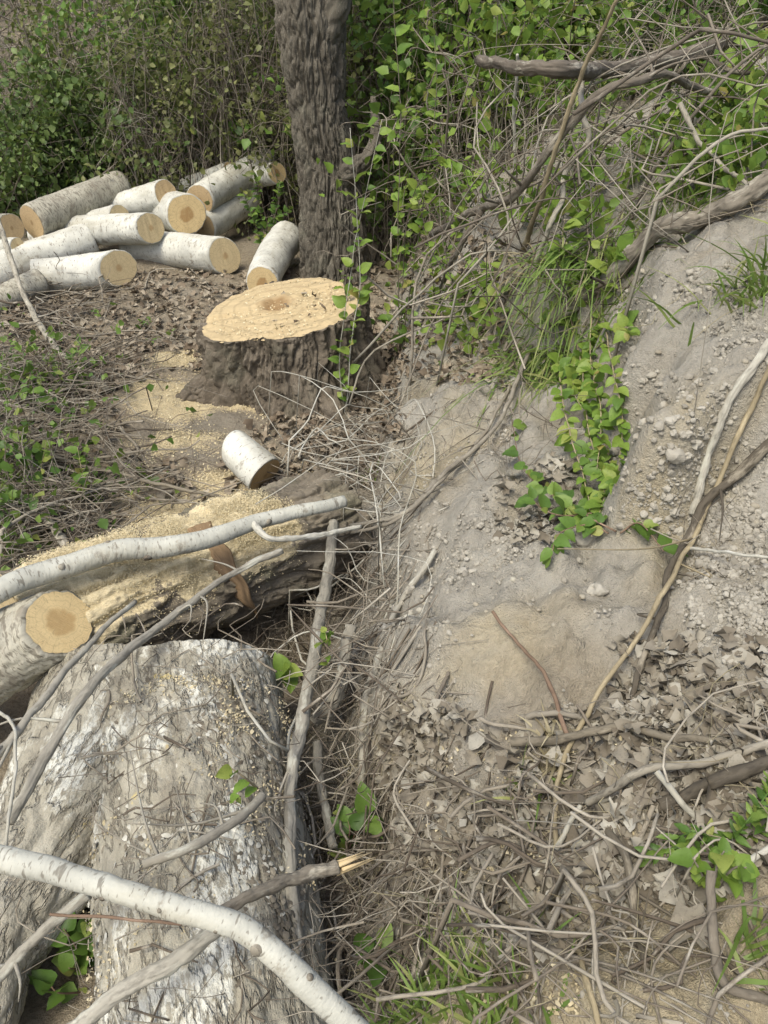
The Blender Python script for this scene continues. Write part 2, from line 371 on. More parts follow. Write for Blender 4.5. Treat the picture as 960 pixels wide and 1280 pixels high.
M['stone'] = mat_flat('pebble_stone', [(0, (.28, .245, .20)), (.6, (.40, .36, .30)), (1, (.56, .53, .47))], .8, 30)

# ------------------------------------------------------------------ ground
def blobs(x, y, lst):
    m = np.zeros_like(x)
    for (cx, cy, r, a) in lst: m = np.maximum(m, a * np.exp(-((x - cx) ** 2 + (y - cy) ** 2) / (r * r)))
    return m
def gb(lst): return [(*G(px, py)[:2], r, a) for px, py, r, a in lst]
SAW = gb([(200,640,.22,.9),(260,560,.26,.8),(170,525,.16,.7),(225,500,.33,1.2),(215,455,.20,.9),(310,500,.22,1.),(190,560,.25,.8),(150,610,.22,.8),(270,600,.25,.7),(330,560,.20,.55),(380,600,.2,.4),
          (600,1160,.16,.55),(560,1110,.14,.5),(650,1090,.14,.4),(690,960,.12,.4),(820,940,.12,.35),(60,700,.2,.4)])
TAN = gb([(600,800,.16,1.),(850,570,.24,.62),(545,560,.3,.8),(560,830,.22,.6),(500,900,.15,.6),(700,1240,.35,1.),(830,1200,.3,.9),(540,480,.2,.6),(660,760,.16,.4),(930,60,.5,.8)])
LIT = gb([(640,960,.25,.9),(800,950,.28,.8),(920,900,.2,.7),(560,1000,.2,.9),(700,1060,.25,.8),(520,1100,.18,.8),(640,1180,.2,.6),(850,1080,.2,.5),(760,870,.12,.5),(480,1250,.2,.8)])
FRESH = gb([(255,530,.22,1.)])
def build_ground():
    def axis(a, b, step, lo, hi, k=1.16):
        c = list(np.arange(a, b + 1e-6, step)); s = step
        while c[-1] < hi: s *= k; c.append(c[-1] + s)
        s = step
        while c[0] > lo: s *= k; c.insert(0, c[0] - s)
        return np.array(c)
    X = axis(-2.9, 2.7, .018, -320, 320); Y = axis(.45, 6.6, .019, -60, 420)
    xx, yy = np.meshgrid(X, Y); x, y = xx.ravel(), yy.ravel()
    z = terrain(x, y)
    p = np.stack([x, y, z], -1)
    d = x - np.interp(y, FY, FX)
    clay = sstep(-.05, .25, d) * sstep(9, 6, y)
    lump = vnoise(p * 30, 31); lump2 = vnoise(p * 62, 33)
    z = z + (lump - .5) * .028 * (.35 + .65 * clay) + (lump2 - .5) * .016 * (.4 + .6 * clay)
    # clods in the grey clay: cellular bumps
    z = z + .022 * clay * np.maximum(0, vnoise(p * 19, 41) - .62) * 3
    nz = fbm(p * 5, 4, 51)
    saw = np.clip(blobs(x, y, SAW) * 1.5 + (nz - .5) * 2.0 - .35, 0, 1) * (blobs(x, y, SAW) > .08)
    tan = np.clip(blobs(x, y, TAN) * 1.2 + (nz - .5) * 2.2 - .22, 0, 1) * .9
    lit = np.clip(np.maximum(1 - sstep(-.15, .12, d), blobs(x, y, LIT) * .75 + sstep(4.3, 6.0, y)) + (nz - .5) * 1.2, 0, 1)
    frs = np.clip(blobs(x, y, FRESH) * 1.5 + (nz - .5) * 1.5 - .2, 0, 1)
    V = np.stack([x, y, z], -1); mb = MB(); mb.add(V, grid_faces(len(Y), len(X), False))
    s = NT('ground_soil'); pos = s.n('NewGeometry').outputs['Position']
    n1 = s.noise(pos, 7, 6, .65); n2 = s.noise(pos, 60, 5, .7); n3 = s.noise(pos, 210, 3, .6)
    c = s.ramp(n1, [(.3, (.235, .213, .188)), (.5, (.305, .28, .247)), (.72, (.37, .342, .305))])
    c = s.mix(s.math('MULTIPLY', s.step(n2, .35, .72), .45), c, (.385, .36, .325))
    tanc = s.ramp(n2, [(.3, (.345, .285, .19)), (.7, (.445, .375, .262))])
    litc = s.ramp(n2, [(.25, (.13, .105, .078)), (.5, (.23, .19, .145)), (.75, (.32, .275, .215))])
    sawc = s.ramp(n3, [(.3, (.42, .335, .21)), (.7, (.60, .50, .335))])
    c = s.mix(s.attr('m_tan', 'Fac'), c, tanc); c = s.mix(s.attr('m_lit', 'Fac'), c, litc)
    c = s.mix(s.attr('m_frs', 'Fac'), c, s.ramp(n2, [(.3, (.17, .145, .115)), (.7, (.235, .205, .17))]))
    sp_ = s.math('ADD', s.noise(pos, 130, 4, .7), s.math('MULTIPLY', s.math('SUBTRACT', s.attr('m_saw', 'Fac'), .60), .50))
    c = s.mix(s.math('MULTIPLY', s.step(sp_, .45, .58), s.step(s.attr('m_saw', 'Fac'), .02, .2)), c, sawc)
    hh = s.math('ADD', s.math('MULTIPLY', n2, 1.0), s.math('MULTIPLY', n3, .5))
    c = s.mix(s.math('MULTIPLY', s.step(n3, .55, .70), .22), c, (.17, .148, .122))
    c = s.mix(s.math('MULTIPLY', s.step(s.noise(pos, 26, 5, .75), .52, .66), .35), c, (.27, .242, .205))
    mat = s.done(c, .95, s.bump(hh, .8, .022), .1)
    o = mb.build('ground', mat); o['kind'] = 'structure'
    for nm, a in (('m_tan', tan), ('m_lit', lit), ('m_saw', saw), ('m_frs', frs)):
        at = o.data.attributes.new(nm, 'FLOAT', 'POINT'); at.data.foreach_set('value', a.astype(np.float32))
build_ground()

# ------------------------------------------------------------------ logs
def disc(mb, C, N, B, A, Rth, off, slx, sly, rings=10, relief=.003, seed=0, dome=0.0):
    """cut face: C centre, A outward axis, slanted plane; Rth(th) gives the outline radius"""
    m = 72; th = np.arange(m) * 2 * math.pi / m
    rr = np.linspace(0, 1, rings + 1)[1:]
    Ro = Rth(th)
    lx = (rr[:, None] * Ro * np.cos(th)).ravel(); ly = (rr[:, None] * Ro * np.sin(th)).ravel()
    lx = np.concatenate([[0], lx]); ly = np.concatenate([[0], ly])
    q = np.concatenate([[0], np.repeat(rr, m)])
    bc = np.stack([q * np.concatenate([[1], np.tile(np.cos(th), rings)]), q * np.concatenate([[0], np.tile(np.sin(th), rings)]), np.full(len(q), seed * .01)], -1)
    h = off + lx * slx + ly * sly + relief * (fbm(np.stack([lx * 8, ly * 60, lx * 0 + seed], -1), 3, seed) - .5) * 2 + dome * (1 - q)
    V = C + lx[:, None] * N + ly[:, None] * B + h[:, None] * A
    j = np.arange(m); k = (j + 1) % m
    F = [np.stack([np.zeros(m, int), 1 + j, 1 + k], -1)]
    for i in range(rings - 1):
        a = 1 + i * m; F.append(np.stack([a + j, a + m + j, a + m + k, a + k], -1))
    mb.add(V, F, bc)
def make_log(name, label, pA, pB, rA, rB, bark, cutA='cut', cutB='cut', slA=(0, 0), slB=(0, 0), group=None, cat='log',
             sides=56, segs=40, bump=.035, bfreq=7., bend=0.0, dispf=None, seed=0, lip=.055):
    """slA/slB: slant of the saw cut as (along image-right, along up) slopes"""
    pA = np.asarray(pA, float); pB = np.asarray(pB, float)
    ax = pB - pA; L = np.linalg.norm(ax); ax = ax / L
    up = np.array([0, 0, 1.]); N = up - ax * up.dot(ax)
    if np.linalg.norm(N) < .2: N = np.array([1., 0, 0]) - ax * ax[0]
    N /= np.linalg.norm(N); B = np.cross(ax, N)
    if np.isscalar(slA):      # slA = how far the saw cut at pA turns towards the viewer's side
        c = np.array([0, 0, CAM_H]) - pA; c /= np.linalg.norm(c); nn = -ax + slA * c; nn /= np.linalg.norm(nn)
        slA = (-nn.dot(B) / nn.dot(-ax), -nn.dot(N) / nn.dot(-ax))
    org = (pA + pB) / 2 - np.array([0, 0, (rA + rB) / 2]); root = thing(name, label, cat, org, group)
    u = np.linspace(0, 1, segs); th = np.arange(sides) * 2 * math.pi / sides
    rad = (rA + (rB - rA) * u)[:, None]
    bc = np.stack([rad * np.cos(th), rad * np.sin(th), np.broadcast_to(u[:, None] * L, (segs, sides))], -1).reshape(-1, 3) + np.array([0, 0, seed * 2.31])
    rr = np.broadcast_to(rad, (segs, sides)) * (1 + bump * 2 * (fbm(bc * bfreq, 3, seed) - .5).reshape(segs, sides) + .03 * np.cos(2 * th + seed))
    if dispf is not None: rr = rr + dispf(bc, u, th, rad).reshape(segs, sides)
    lx, ly = rr * np.cos(th), rr * np.sin(th)
    offA = lx * slA[1] + ly * slA[0]; offB = lx * slB[1] + ly * slB[0]
    s = u[:, None] * L - offA * (1 - u[:, None]) ** 3 + offB * u[:, None] ** 3
    s = np.sort(s, axis=0)
    bnd = bend * np.sin(math.pi * u)[:, None, None] * B
    V = pA + s[..., None] * ax + lx[..., None] * N + ly[..., None] * B + bnd
    rows = [V]
    # lips turned in at both ends so the bark shows its thickness
    def inner(i, f):
        l2, m2 = lx[i] * f, ly[i] * f
        sl = slA if i == 0 else slB; o = l2 * sl[1] + m2 * sl[0]
        ss = (-o) if i == 0 else (L + o)
        return (pA + ss[:, None] * ax + l2[:, None] * N + m2[:, None] * B)[None]
    dn = 1 - lip
    A2 = np.concatenate([inner(0, dn * .9), inner(0, dn), V, inner(-1, dn), inner(-1, dn * .9)])
    bb = bc.reshape(segs, sides, 3); BB = np.concatenate([bb[:1], bb[:1], bb, bb[-1:], bb[-1:]])
    mb = MB(); mb.add(A2.reshape(-1, 3), grid_faces(segs + 4, sides), BB.reshape(-1, 3))
    mb.build('bark', M[bark], root, org)
    for i, (C, A, cut, sl, sg) in enumerate(((pA, -ax, cutA, slA, 1), (pB, ax, cutB, slB, 1))):
        if cut is None: continue
        row = 0 if i == 0 else -1
        ro = rr[row]
        f = lambda t, ro=ro: np.interp(t, np.concatenate([th, [2 * math.pi]]), np.concatenate([ro, ro[:1]])) * (1 - lip * .9)
        mb = MB(); disc(mb, C, N, B, A, f, .0035, sl[1], sl[0], seed=seed + i)
        if i == 0: mb.F = [np.flip(q, 1) for q in mb.F]
        mb.build('cut_face', M[cut], root, org)
    return root

def rpx(r, p): return r * depth_of(np.asarray(p)) / FPX
GRP_PILE = 'cut logs in the pile'
# (face px,py,z, radius px) -> (far px,py,z), material of near face, slant of near cut, label
def pile_log(a, za, b, dd, r, cut, sl, label, bark='white', rb=None, seed=0, cutb='cut_old', bend=0.):
    pA = At(*a, za); pB = ray(*b) * (depth_of(pA) + dd) + np.array([0, 0, CAM_H]); rA = rpx(r * .94, pA); rB = rA * .95 if rb is None else rpx(rb, pB)
    return make_log('log', label, pA, pB, rA, rB, bark, cut, cutb, sl if np.isscalar(sl) else .55, (.1, .1), GRP_PILE, seed=seed, segs=40, bend=.02 * math.sin(seed * 2.3), bump=.055, dispf=lambda bc, u, th, rad: .004 * (fbm(bc * 40, 2, seed) - .5) * 2 - .006 * (np.repeat(np.minimum(u, 1 - u), len(th)) < .02) * fbm(bc * 60, 1, seed + 3))
pile_log((281,320), .12, (160,307), .30, 24, 'cut_pale', .75, 'white barked log lying lowest in the pile, its cut end chipped, beside bare ground', seed=1)
pile_log((188,285), .30, (84,288), .25, 21, 'cut_pale', .6, 'smooth white log resting on top of two mottled logs, small brown heart', seed=2)
pile_log((150,272), .30, (44,300), .20, 18, 'cut_pale', .4, 'long thin white log tucked behind the smooth topmost white log', seed=3)
pile_log((233,268), .33, (192,258), .42, 27, 'cut', .5, 'short log with large round brown hearted cut end facing the stump', seed=4)
pile_log((250,250), .36, (332,205), .60, 21, 'cut_old', .2, 'long pale log sloping up towards the standing tree behind round cut end', seed=5, rb=18)
pile_log((207,242), .44, (112,270), .35, 18, 'cut_old', .5, 'slim log with dull tan end resting above the round hearted end', seed=6)
pile_log((40,278), .34, (150,233), .55, 23, 'cut_old', .0, 'thick mottled log with lichen, propped highest at far end of pile', bark='mottled', seed=7)
pile_log((22,307), .24, (-50,306), .20, 11, 'cut_pale', .5, 'thin log end poking out beside the mottled thick log', seed=8)
pile_log((116,297), .20, (-30,352), -.35, 22, 'cut_old', .2, 'long speckled white log lying crosswise beneath the topmost white log', bark='white', seed=9, rb=25)
pile_log((148,335), .13, (46,346), -.02, 24, 'cut_pale', 1.1, 'white log on the litter with broad slanted fresh cut end', seed=10)
pile_log((52,350), .12, (-40,396), -.35, 17, 'cut_old', .2, 'speckled log half hidden by twigs at the foot of the pile', bark='mottled', seed=11)
pile_log((253,284), .17, (312,248), .45, 20, 'cut_old', .2, 'white log sloping back behind the lowest log, dark shaded end', seed=12)
pile_log((328,354), .12, (358,298), .65, 23, 'cut', .2, 'white log standing apart, pointing at the standing tree behind stump', seed=13, rb=21)
pile_log((346,216), .47, (300,227), .25, 14, 'cut', .5, 'small log end showing tan wood beside the standing tree', seed=14)
pile_log((14,285), .34, (-60,290), .25, 19, 'cut_old', .3, 'dark weathered log below the mottled thick log, end in shade', bark='mottled', seed=15)
pile_log((288,214), .46, (222,238), .25, 13, 'cut_old', .3, 'thin upper log lying behind the slim log with dull end', seed=16)

# short loose log near the stump
pA = At(331,594,.085); pB = At(296,563,.095)
short = make_log('log', 'short white barked log with black knot lying alone on sawdust', pA, pB, rpx(27, pA), rpx(24, pB), 'white', 'cut_old', 'cut_old', -.5, (.3, .3), seed=20, segs=30)

_m = pA * .45 + pB * .55; mb = MB(); _d = np.array([.12, -.45, .88]); _d /= np.linalg.norm(_d); _r = rpx(25, _m)
tube(mb, spline([_m + _d * _r * .8, _m + _d * _r * 1.06], 6), [.022, .021, .019, .016, .012, .006], 18, .25, 60); mb.build('knot', M['twig_dark'], short, np.array(short.location))
# big felled log across the middle
def furrow(amp, sc, seed, power=1.0):
    def f(bc, u, th, rad):
        r = ridged(bc * np.array(sc), 3, seed); b = fbm(bc * np.array(sc) * .45, 2, seed + 5)
        pl = plates(bc * np.array(sc) * .8, seed + 2)
        return amp * ((r ** power) - .55) * (.5 + b) + amp * 1.3 * (pl - .8) + amp * .5 * (fbm(bc * 70, 2, seed + 9) - .5)
    return f
LA = At(35,800,.24); LB = At(418,650,.20)
big = make_log('felled_log', 'big grey barked felled log dusted with sawdust, split by a brown gash', LA, LB, .225, .20, 'log_bark', 'cut_pale', 'fork_end',
         (-.1, .1), (.1, 0), sides=340, segs=300, bump=.06, bfreq=4., dispf=furrow(.024, (15, 15, 5), 61), seed=30)  # right end takes the darker fork_end wood: its shade put into the colour
def axis_frame(pA, pB):
    ax = pB - pA; L = np.linalg.norm(ax); ax /= L; N = np.array([0, 0, 1.]) - ax * ax[2]; N /= np.linalg.norm(N); return ax, N, np.cross(ax, N), L
# gash: long wedge of torn brown wood following the bark from the top down the near side
def dust():
    me = [c for c in big.children if c.name.startswith('bark')][0].data; n = len(me.vertices); co = np.zeros(n * 3, np.float32); me.vertices.foreach_get('co', co)
    P = co.reshape(-1, 3) + np.array(big.location); ax, N, B, L = axis_frame(LA.copy(), LB.copy()); q = P - LA; u = q @ ax / L; a = np.arctan2(q @ B, q @ N)
    cov = fbm(P * 6, 3, 61) + .28 * sstep(.9, .1, np.abs(a - .3)) + .10 * (u < .5) + .25 * (fbm(P * 45, 2, 62) - .5) - .4 * sstep(.8, 1.5, np.abs(a - .2)) - .2 - .4 * sstep(.72, .92, u)
    at = me.attributes.new('m_saw', 'FLOAT', 'POINT'); at.data.foreach_set('value', sstep(.30, .50, cov).astype(np.float32))
def gash():
    ax, N, B, L = axis_frame(LA, LB); org = np.array(big.location); n = 40; mb = MB()
    u0, a = .495, np.linspace(.22, 2.05, n)
    side = -1 if B[1] > 0 else 1
    uu = u0 + .02 * a + .03 * np.clip(a - .5, 0, 2) ** 1.5 + .006 * np.sin(a * 11)
    w = .045 * np.clip(1.05 - .42 * a, .22, 1) * (1 + .2 * np.sin(a * 9)) * sstep(1.98, 1.6, a)
    cols = 11; f = np.linspace(-1, 1, cols)
    ff = f[None] + .12 * (fbm(np.stack([a[:, None] * 6 + 0 * f, f[None] * 2 + 0 * a[:, None], np.zeros((n, cols))], -1).reshape(-1, 3), 2, 3).reshape(n, cols) - .5)
    lift = np.where(np.abs(f) > .95, -.03, .012 + .008 * np.cos(f * 1.4))[None] + .010 * (fbm(np.stack([a[:, None] * 3 + 0 * f, f[None] * 6 + 0 * a[:, None], np.ones((n, cols))], -1).reshape(-1, 3), 2, 4).reshape(n, cols) - .4)
    rad = (.225 - .025 * uu)[:, None] + lift; sdist = uu[:, None] * L + ff * w[:, None]
    V = LA + sdist[..., None] * ax + (rad * np.cos(a)[:, None])[..., None] * N + (side * rad * np.sin(a)[:, None])[..., None] * B
    bc = np.stack([np.linspace(-.7, .7, n)[:, None] + 0 * ff, ff * .25, 0 * ff], -1)
    F = grid_faces(n, cols, False); mb.add(V.reshape(-1, 3), F if side < 0 else np.flip(F, 1), bc.reshape(-1, 3))
    o = mb.build('gash', M['gash'], big, org); o['label'] = 'brown strip of torn bare wood'
gash()
dust()

# foreground forked trunk
s = NT('fork_bark'); bc = s.attr('bc')
c = s.ramp(s.noise(s.map(bc, (11, 11, 5)), 1., 6, .72), [(.3, (.19, .168, .138)), (.5, (.29, .265, .22)), (.7, (.38, .352, .305))])
wh = s.noise(s.map(bc, (5, 5, 2.6), (3.1, .4, 1.7)), 1., 6, .7); fl = s.noise(s.map(bc, (75, 75, 40)), 1., 4, .7)
c = s.mix(s.math('MULTIPLY', s.step(wh, .515, .60), s.step(fl, .60, .50)), c, (.55, .535, .495))
c = s.mix(s.math('MULTIPLY', s.step(s.noise(s.map(bc, (34, 34, 16)), 1., 6, .78), .57, .67), .65), c, (.135, .118, .096))
ckr = s.math('ABSOLUTE', s.math('SUBTRACT', s.noise(s.map(bc, (16, 16, 5)), 1., 5, .6), .5))
c = s.mix(s.math('MULTIPLY', s.step(ckr, .014, .003), .55), c, (.12, .10, .08))
c = s.mix(s.math('MULTIPLY', s.step(s.noise(s.map(bc, (13, 13, 11), (1, 7, 2)), 1., 5, .78), .64, .70), .8), c, (.46, .37, .18))
hb = s.math('ADD', s.math('ADD', fl, s.noise(bc, 30, 4)), s.step(ckr, .0, .03))
M['fork_bark'] = s.done(c, .9, s.bump(hb, .8, .010), .15)
TA = At(228,860,.17); TB = At(292,1420,.12); TRA, TRB = .295, .235
trunk = make_log('forked_log', 'thick forked felled trunk with peeling grey and white bark under pale poles', TA, TB, TRA, TRB, 'fork_bark', 'fork_end', None,
         (.05, -.38), (0, 0), sides=360, segs=300, bump=.045, bfreq=4., dispf=furrow(.0065, (20, 20, 8), 71), seed=31, cat='log')
mb = MB(); f0 = TA + (TB - TA) * .10 + np.array([-.02, 0, -.02])
P = spline([At(158,872,.14), At(112,985,.17), At(42,1085,.18), At(-30,1185,.18), At(-75,1330,.15)], 160)
FP = P; tube(mb, P, np.interp(np.linspace(0, 1, 160), [0, .04, .25, .5, 1], [.20, .25, .215, .155, .12]), 220, .07, 5., dispf=lambda bc, th, L, rad: furrow(.009, (14, 14, 8), 73)(bc, 0, 0, 0), seed=3)
mb.build('fork_limb', M['fork_bark'], trunk, np.array(trunk.location))

# sawn limb with pale round face, at left, resting on the big log
FA = At(74,778,.42); FB = At(-110,872,.25)
make_log('sawn_limb', 'rough grey log with pale round sawn face and brown heart beside sawdust', FA, FB, rpx(44, FA), rpx(70, FB), 'mottled', 'cut_heart', None,
         .9, (0, 0), sides=120, segs=90, bump=.06, bfreq=5., dispf=furrow(.006, (22, 22, 12), 81), seed=32, lip=.09)

# ------------------------------------------------------------------ stump
def stump():
    C = At(352,386,.40); base = At(350,470,0.0); base[0] = C[0] + .03; base[1] = C[1] - .02
    gz = float(terrain(base[0], base[1]))
    org = np.array([base[0], base[1], gz]); root = thing('tree_stump', 'wide freshly sawn tree stump with dark furrowed bark and flared roots', 'stump', org)
    m, n = 420, 130; th = np.arange(m) * 2 * math.pi / m; u = np.linspace(0, 1, n)
    out = .385 * (1 + .07 * np.cos(2 * th + .5) + .05 * np.cos(3 * th + 1.7) + .03 * np.cos(5 * th + .3))
    flare = (1 - u)[:, None] ** 2.2 * (.14 + .09 * np.cos(5 * th + .7) + .05 * np.cos(8 * th + 2)) + .02
    rad = out[None] * (1 - .03 * (1 - u)[:, None]) + flare
    slope = lambda lx, ly: .17 * lx + .05 * ly          # rises to the right, faces the camera a little
    ztop = C[2] + slope(out * np.cos(th), out * np.sin(th)) + .008 * np.cos(7 * th)
    zb = gz - .14
    z = zb + (ztop[None] - zb) * u[:, None]
    bc = np.stack([.4 * np.cos(th)[None] + 0 * z, .4 * np.sin(th)[None] + 0 * z, z], -1)
    p = bc.reshape(-1, 3); wob = np.stack([fbm(p * 6, 2, 3), fbm(p * 6 + 40, 2, 4), 0 * p[:, 0]], -1) * .12
    fur = ridged((p + wob) * np.array([11, 11, 2.6]), 3, 91).reshape(n, m); fine = fbm(p * np.array([40, 40, 18]), 3, 93).reshape(n, m)
    pl = plates((p + wob * .5) * np.array([15, 15, 2.6]), 94).reshape(n, m); pl2 = plates((p + wob * .5) * np.array([38, 38, 8]), 96).reshape(n, m)
    rad = rad + .03 * (fur - .62) + .034 * (pl - .8) + .018 * (pl2 - .7) + .012 * (fine - .5)
    cx = C[0] + (base[0] - C[0]) * (1 - u)[:, None]; cy = C[1] + (base[1] - C[1]) * (1 - u)[:, None]
    V = np.stack([cx + rad * np.cos(th), cy + rad * np.sin(th), z], -1)
    w_ = np.ones(37) / 37; rsm = np.convolve(np.concatenate([rad[-1][-18:], rad[-1], rad[-1][:18]]), w_, 'valid')
    # torn inner lip
    f = .95; last = V[-1]; ctr = np.array([C[0], C[1], 0])
    r2 = rsm * f; lip = np.stack([C[0] + r2 * np.cos(th), C[1] + r2 * np.sin(th), C[2] + slope(r2 * np.cos(th), r2 * np.sin(th)) - .006], -1)
    V2 = np.concatenate([V, lip[None]]); B2 = np.concatenate([bc, bc[-1:]])
    mb = MB(); mb.add(V2.reshape(-1, 3), grid_faces(n + 1, m), B2.reshape(-1, 3)); mb.build('bark', M['stump_bark'], root, org)
    # cut face with saw steps and a torn heart
    k = 50; q = np.linspace(0, 1, k + 1)[1:]
    r3 = rsm * .972
    x = (q[:, None] * r3 * np.cos(th)).ravel(); y = (q[:, None] * r3 * np.sin(th)).ravel()
    pp = np.stack([x, y, 0 * x], -1)
    zz = C[2] + slope(x, y) + .003 + .018 * (fbm(pp * np.array([5, 34, 1]), 3, 95) - .5) + .012 * (fbm(pp * 16, 3, 90) - .5) + .012 * sstep(-.02, .02, y - .10 - .25 * x)
    hd = np.hypot(x + .03, y - .05); zz = zz - .03 * np.exp(-(hd / .06) ** 2) * (.4 + fbm(pp * 40, 2, 97)) + .02 * np.exp(-((hd - .09) / .03) ** 2) * fbm(pp * 25, 2, 98)
    zz = zz - .012 * sstep(.93, 1, np.repeat(q, m)) * fbm(pp * 22, 2, 99)
    V = np.concatenate([[[C[0], C[1], C[2]]], np.stack([C[0] + x, C[1] + y, zz], -1)])
    bcq = np.concatenate([[[0, 0, .3]], np.stack([x / .4 + .08, y / .4 - .12, 0 * x + .3], -1)])
    j = np.arange(m); j2 = (j + 1) % m
    F = [np.stack([0 * j, 1 + j, 1 + j2], -1), grid_faces(k, m) + 1]; F[1] = np.flip(F[1], 1)
    F[1] = np.flip(F[1], 1)
    mb = MB(); mb.add(V, F, bcq); mb.build('cut_face', M['stump_cut'], root, org)
    # buttress roots
    for a, ln in ((-1.0, .30), (-.2, .45), (-2.75, .28)):
        p0 = np.array([base[0] + .36 * math.cos(a), base[1] + .36 * math.sin(a), gz + .09]); e = np.array([base[0] + (.36 + ln) * math.cos(a), base[1] + (.36 + ln) * math.sin(a), 0])
        mid = (p0 + e) / 2; mid[2] = float(terrain(mid[0], mid[1])) + .02; e[2] = float(terrain(e[0], e[1])) - .06
        mb = MB(); tube(mb, spline([p0, mid, e], 40), np.linspace(.09, .03, 40), 60, .25, 9, dispf=lambda bc, th, L, rad: .03 * (plates(bc * np.array([22, 22, 8]), 92) - .7) + .01 * (fbm(bc * 60, 2, 5) - .5), seed=int(ln * 100))
        mb.build('root', M['stump_bark'], root, org)
    return C, slope, rad[-1].mean()
STC, STS, STR = stump()

# ------------------------------------------------------------------ standing tree
def tree():
    b = At(418,345,0.0); gz = float(terrain(b[0], b[1])); org = np.array([b[0], b[1], gz])
    root = thing('standing_tree', 'standing tree with dark deeply furrowed bark rising behind the stump', 'tree', org)
    y0 = b[1]
    def up(px, py, y):
        d = ray(px, py); t = y / d[1]; return d * t + np.array([0, 0, CAM_H])
    ctl = [org + np.array([.03, 0, -.25]), up(418,330,y0), up(412,230,y0 + .02), up(396,120,y0 + .03), up(386,0,y0 + .05)]
    tp = ctl[-1]; ctl += [tp + np.array([.0, .05, .9]), tp + np.array([.15, .1, 2.2]), tp + np.array([.1, .2, 3.6])]
    n = 420; P = spline(ctl, n); zz = P[:, 2]
    rad = np.interp(zz, [gz - .2, gz + .1, gz + .5, 1.2, 1.7, 3, 5.5], [.30, .235, .205, .185, .20, .165, .08])
    def dsp(bc, th, L, r):
        w = np.stack([fbm(bc * 5, 2, 3), fbm(bc * 5 + 40, 2, 4), 0 * bc[:, 0]], -1) * .10
        d = .045 * (ridged((bc + w) * np.array([13, 13, 2.8]), 3, 101) - .62) + .012 * (fbm(bc * np.array([45, 45, 22]), 2, 103) - .5)
        d = d * .35 + .034 * (plates((bc + w * .5) * np.array([17, 17, 4.0]), 105) - .8) + .013 * (plates((bc + w * .4) * np.array([46, 46, 9]), 107) - .7)
        return d + .05 * (fbm(bc * 2.3, 2, 104) - .5)
    mb = MB(); tube(mb, P, rad, 420, dispf=dsp); mb.build('trunk', M['tree_bark'], root, org)
    def limb(pts, r0, r1, k=60):
        mb = MB(); tube(mb, spline(pts, k), np.linspace(r0, r1, k), 48, .25, 10, dispf=lambda bc, th, L, rad: .022 * (plates(bc * np.array([18, 18, 8]), 109) - .75), seed=int(r0 * 1000)); mb.build('limb', M['tree_bark'], root, org)
    p = up(428,222,y0 - .08); limb([p, up(447,208,y0 - .16), up(462,193,y0 - .2), up(470,170,y0 - .15), up(468,120,y0 - .1)], .075, .02)
    limb([up(400,60,y0), up(418,10,y0 - .06), up(430,-60,y0 - .1), up(450,-260,y0 - .15)], .11, .05)
    limb([tp + np.array([0, .05, 1.2]), tp + np.array([-.4, .2, 1.9]), tp + np.array([-.9, .3, 3.0])], .09, .03)
    limb([tp + np.array([.1, .1, 1.8]), tp + np.array([.6, .4, 2.6]), tp + np.array([.9, .5, 3.6])], .08, .03)
    # sparse crown above the frame
    mb = MB(); leaves = []
    k = 2600; c = np.stack([rng.normal(0, .75, k) + tp[0], rng.normal(.3, .75, k) + tp[1], rng.uniform(1.6, 4.2, k) + tp[2]], -1)
    scatter_leaves(mb, c, .05, rng); mb.build('crown', M['leaf_mid'], root, org)

# ------------------------------------------------------------------ leaf & small piece templates
def leaf_template(kind='ovate', nu=5, fold=.25, curl=.25, seed=0, cols=3, jag=0.):
    """unit leaf along +x, 5 columns; returns V,F"""
    t = np.linspace(0, 1, nu)
    if kind == 'ovate': w = .36 * np.sin(math.pi * t ** .75) ** .9 + .006
    elif kind == 'round': w = .46 * np.sin(math.pi * t ** .62) ** .7 + .006
    elif kind == 'lance': w = .20 * np.sin(math.pi * t ** .8) ** .9 + .005
    r = np.random.default_rng(seed)
    rows = []
    if cols == 5:
        n1, n2 = r.normal(0, .03 + jag * .25, nu), r.normal(0, .03 + jag * .25, nu); n1[0] = n2[0] = 0; j1, j2 = 1 + jag * r.normal(0, 1, nu), 1 + jag * r.normal(0, 1, nu)
        for i in range(nu):
            zc = -curl * t[i] ** 2
            rows.append([[t[i], f * w[i] * (j1[i] if f < 0 else j2[i]), zc + fold * abs(f) ** 1.3 * w[i] + (n1[i] if f < 0 else n2[i]) * abs(f)] for f in (-1, -.55, 0, .55, 1)])
        return np.array(rows).reshape(-1, 3), grid_faces(nu, 5, False)
    for i in range(nu):
        zc = -curl * t[i] ** 2 + .03 * r.normal()
        rows.append([[t[i], -w[i], zc + fold * w[i] + .02 * r.normal()], [t[i], 0, zc], [t[i], w[i], zc + fold * w[i] + .02 * r.normal()]])
    return np.array(rows).reshape(-1, 3), grid_faces(nu, 3, False)
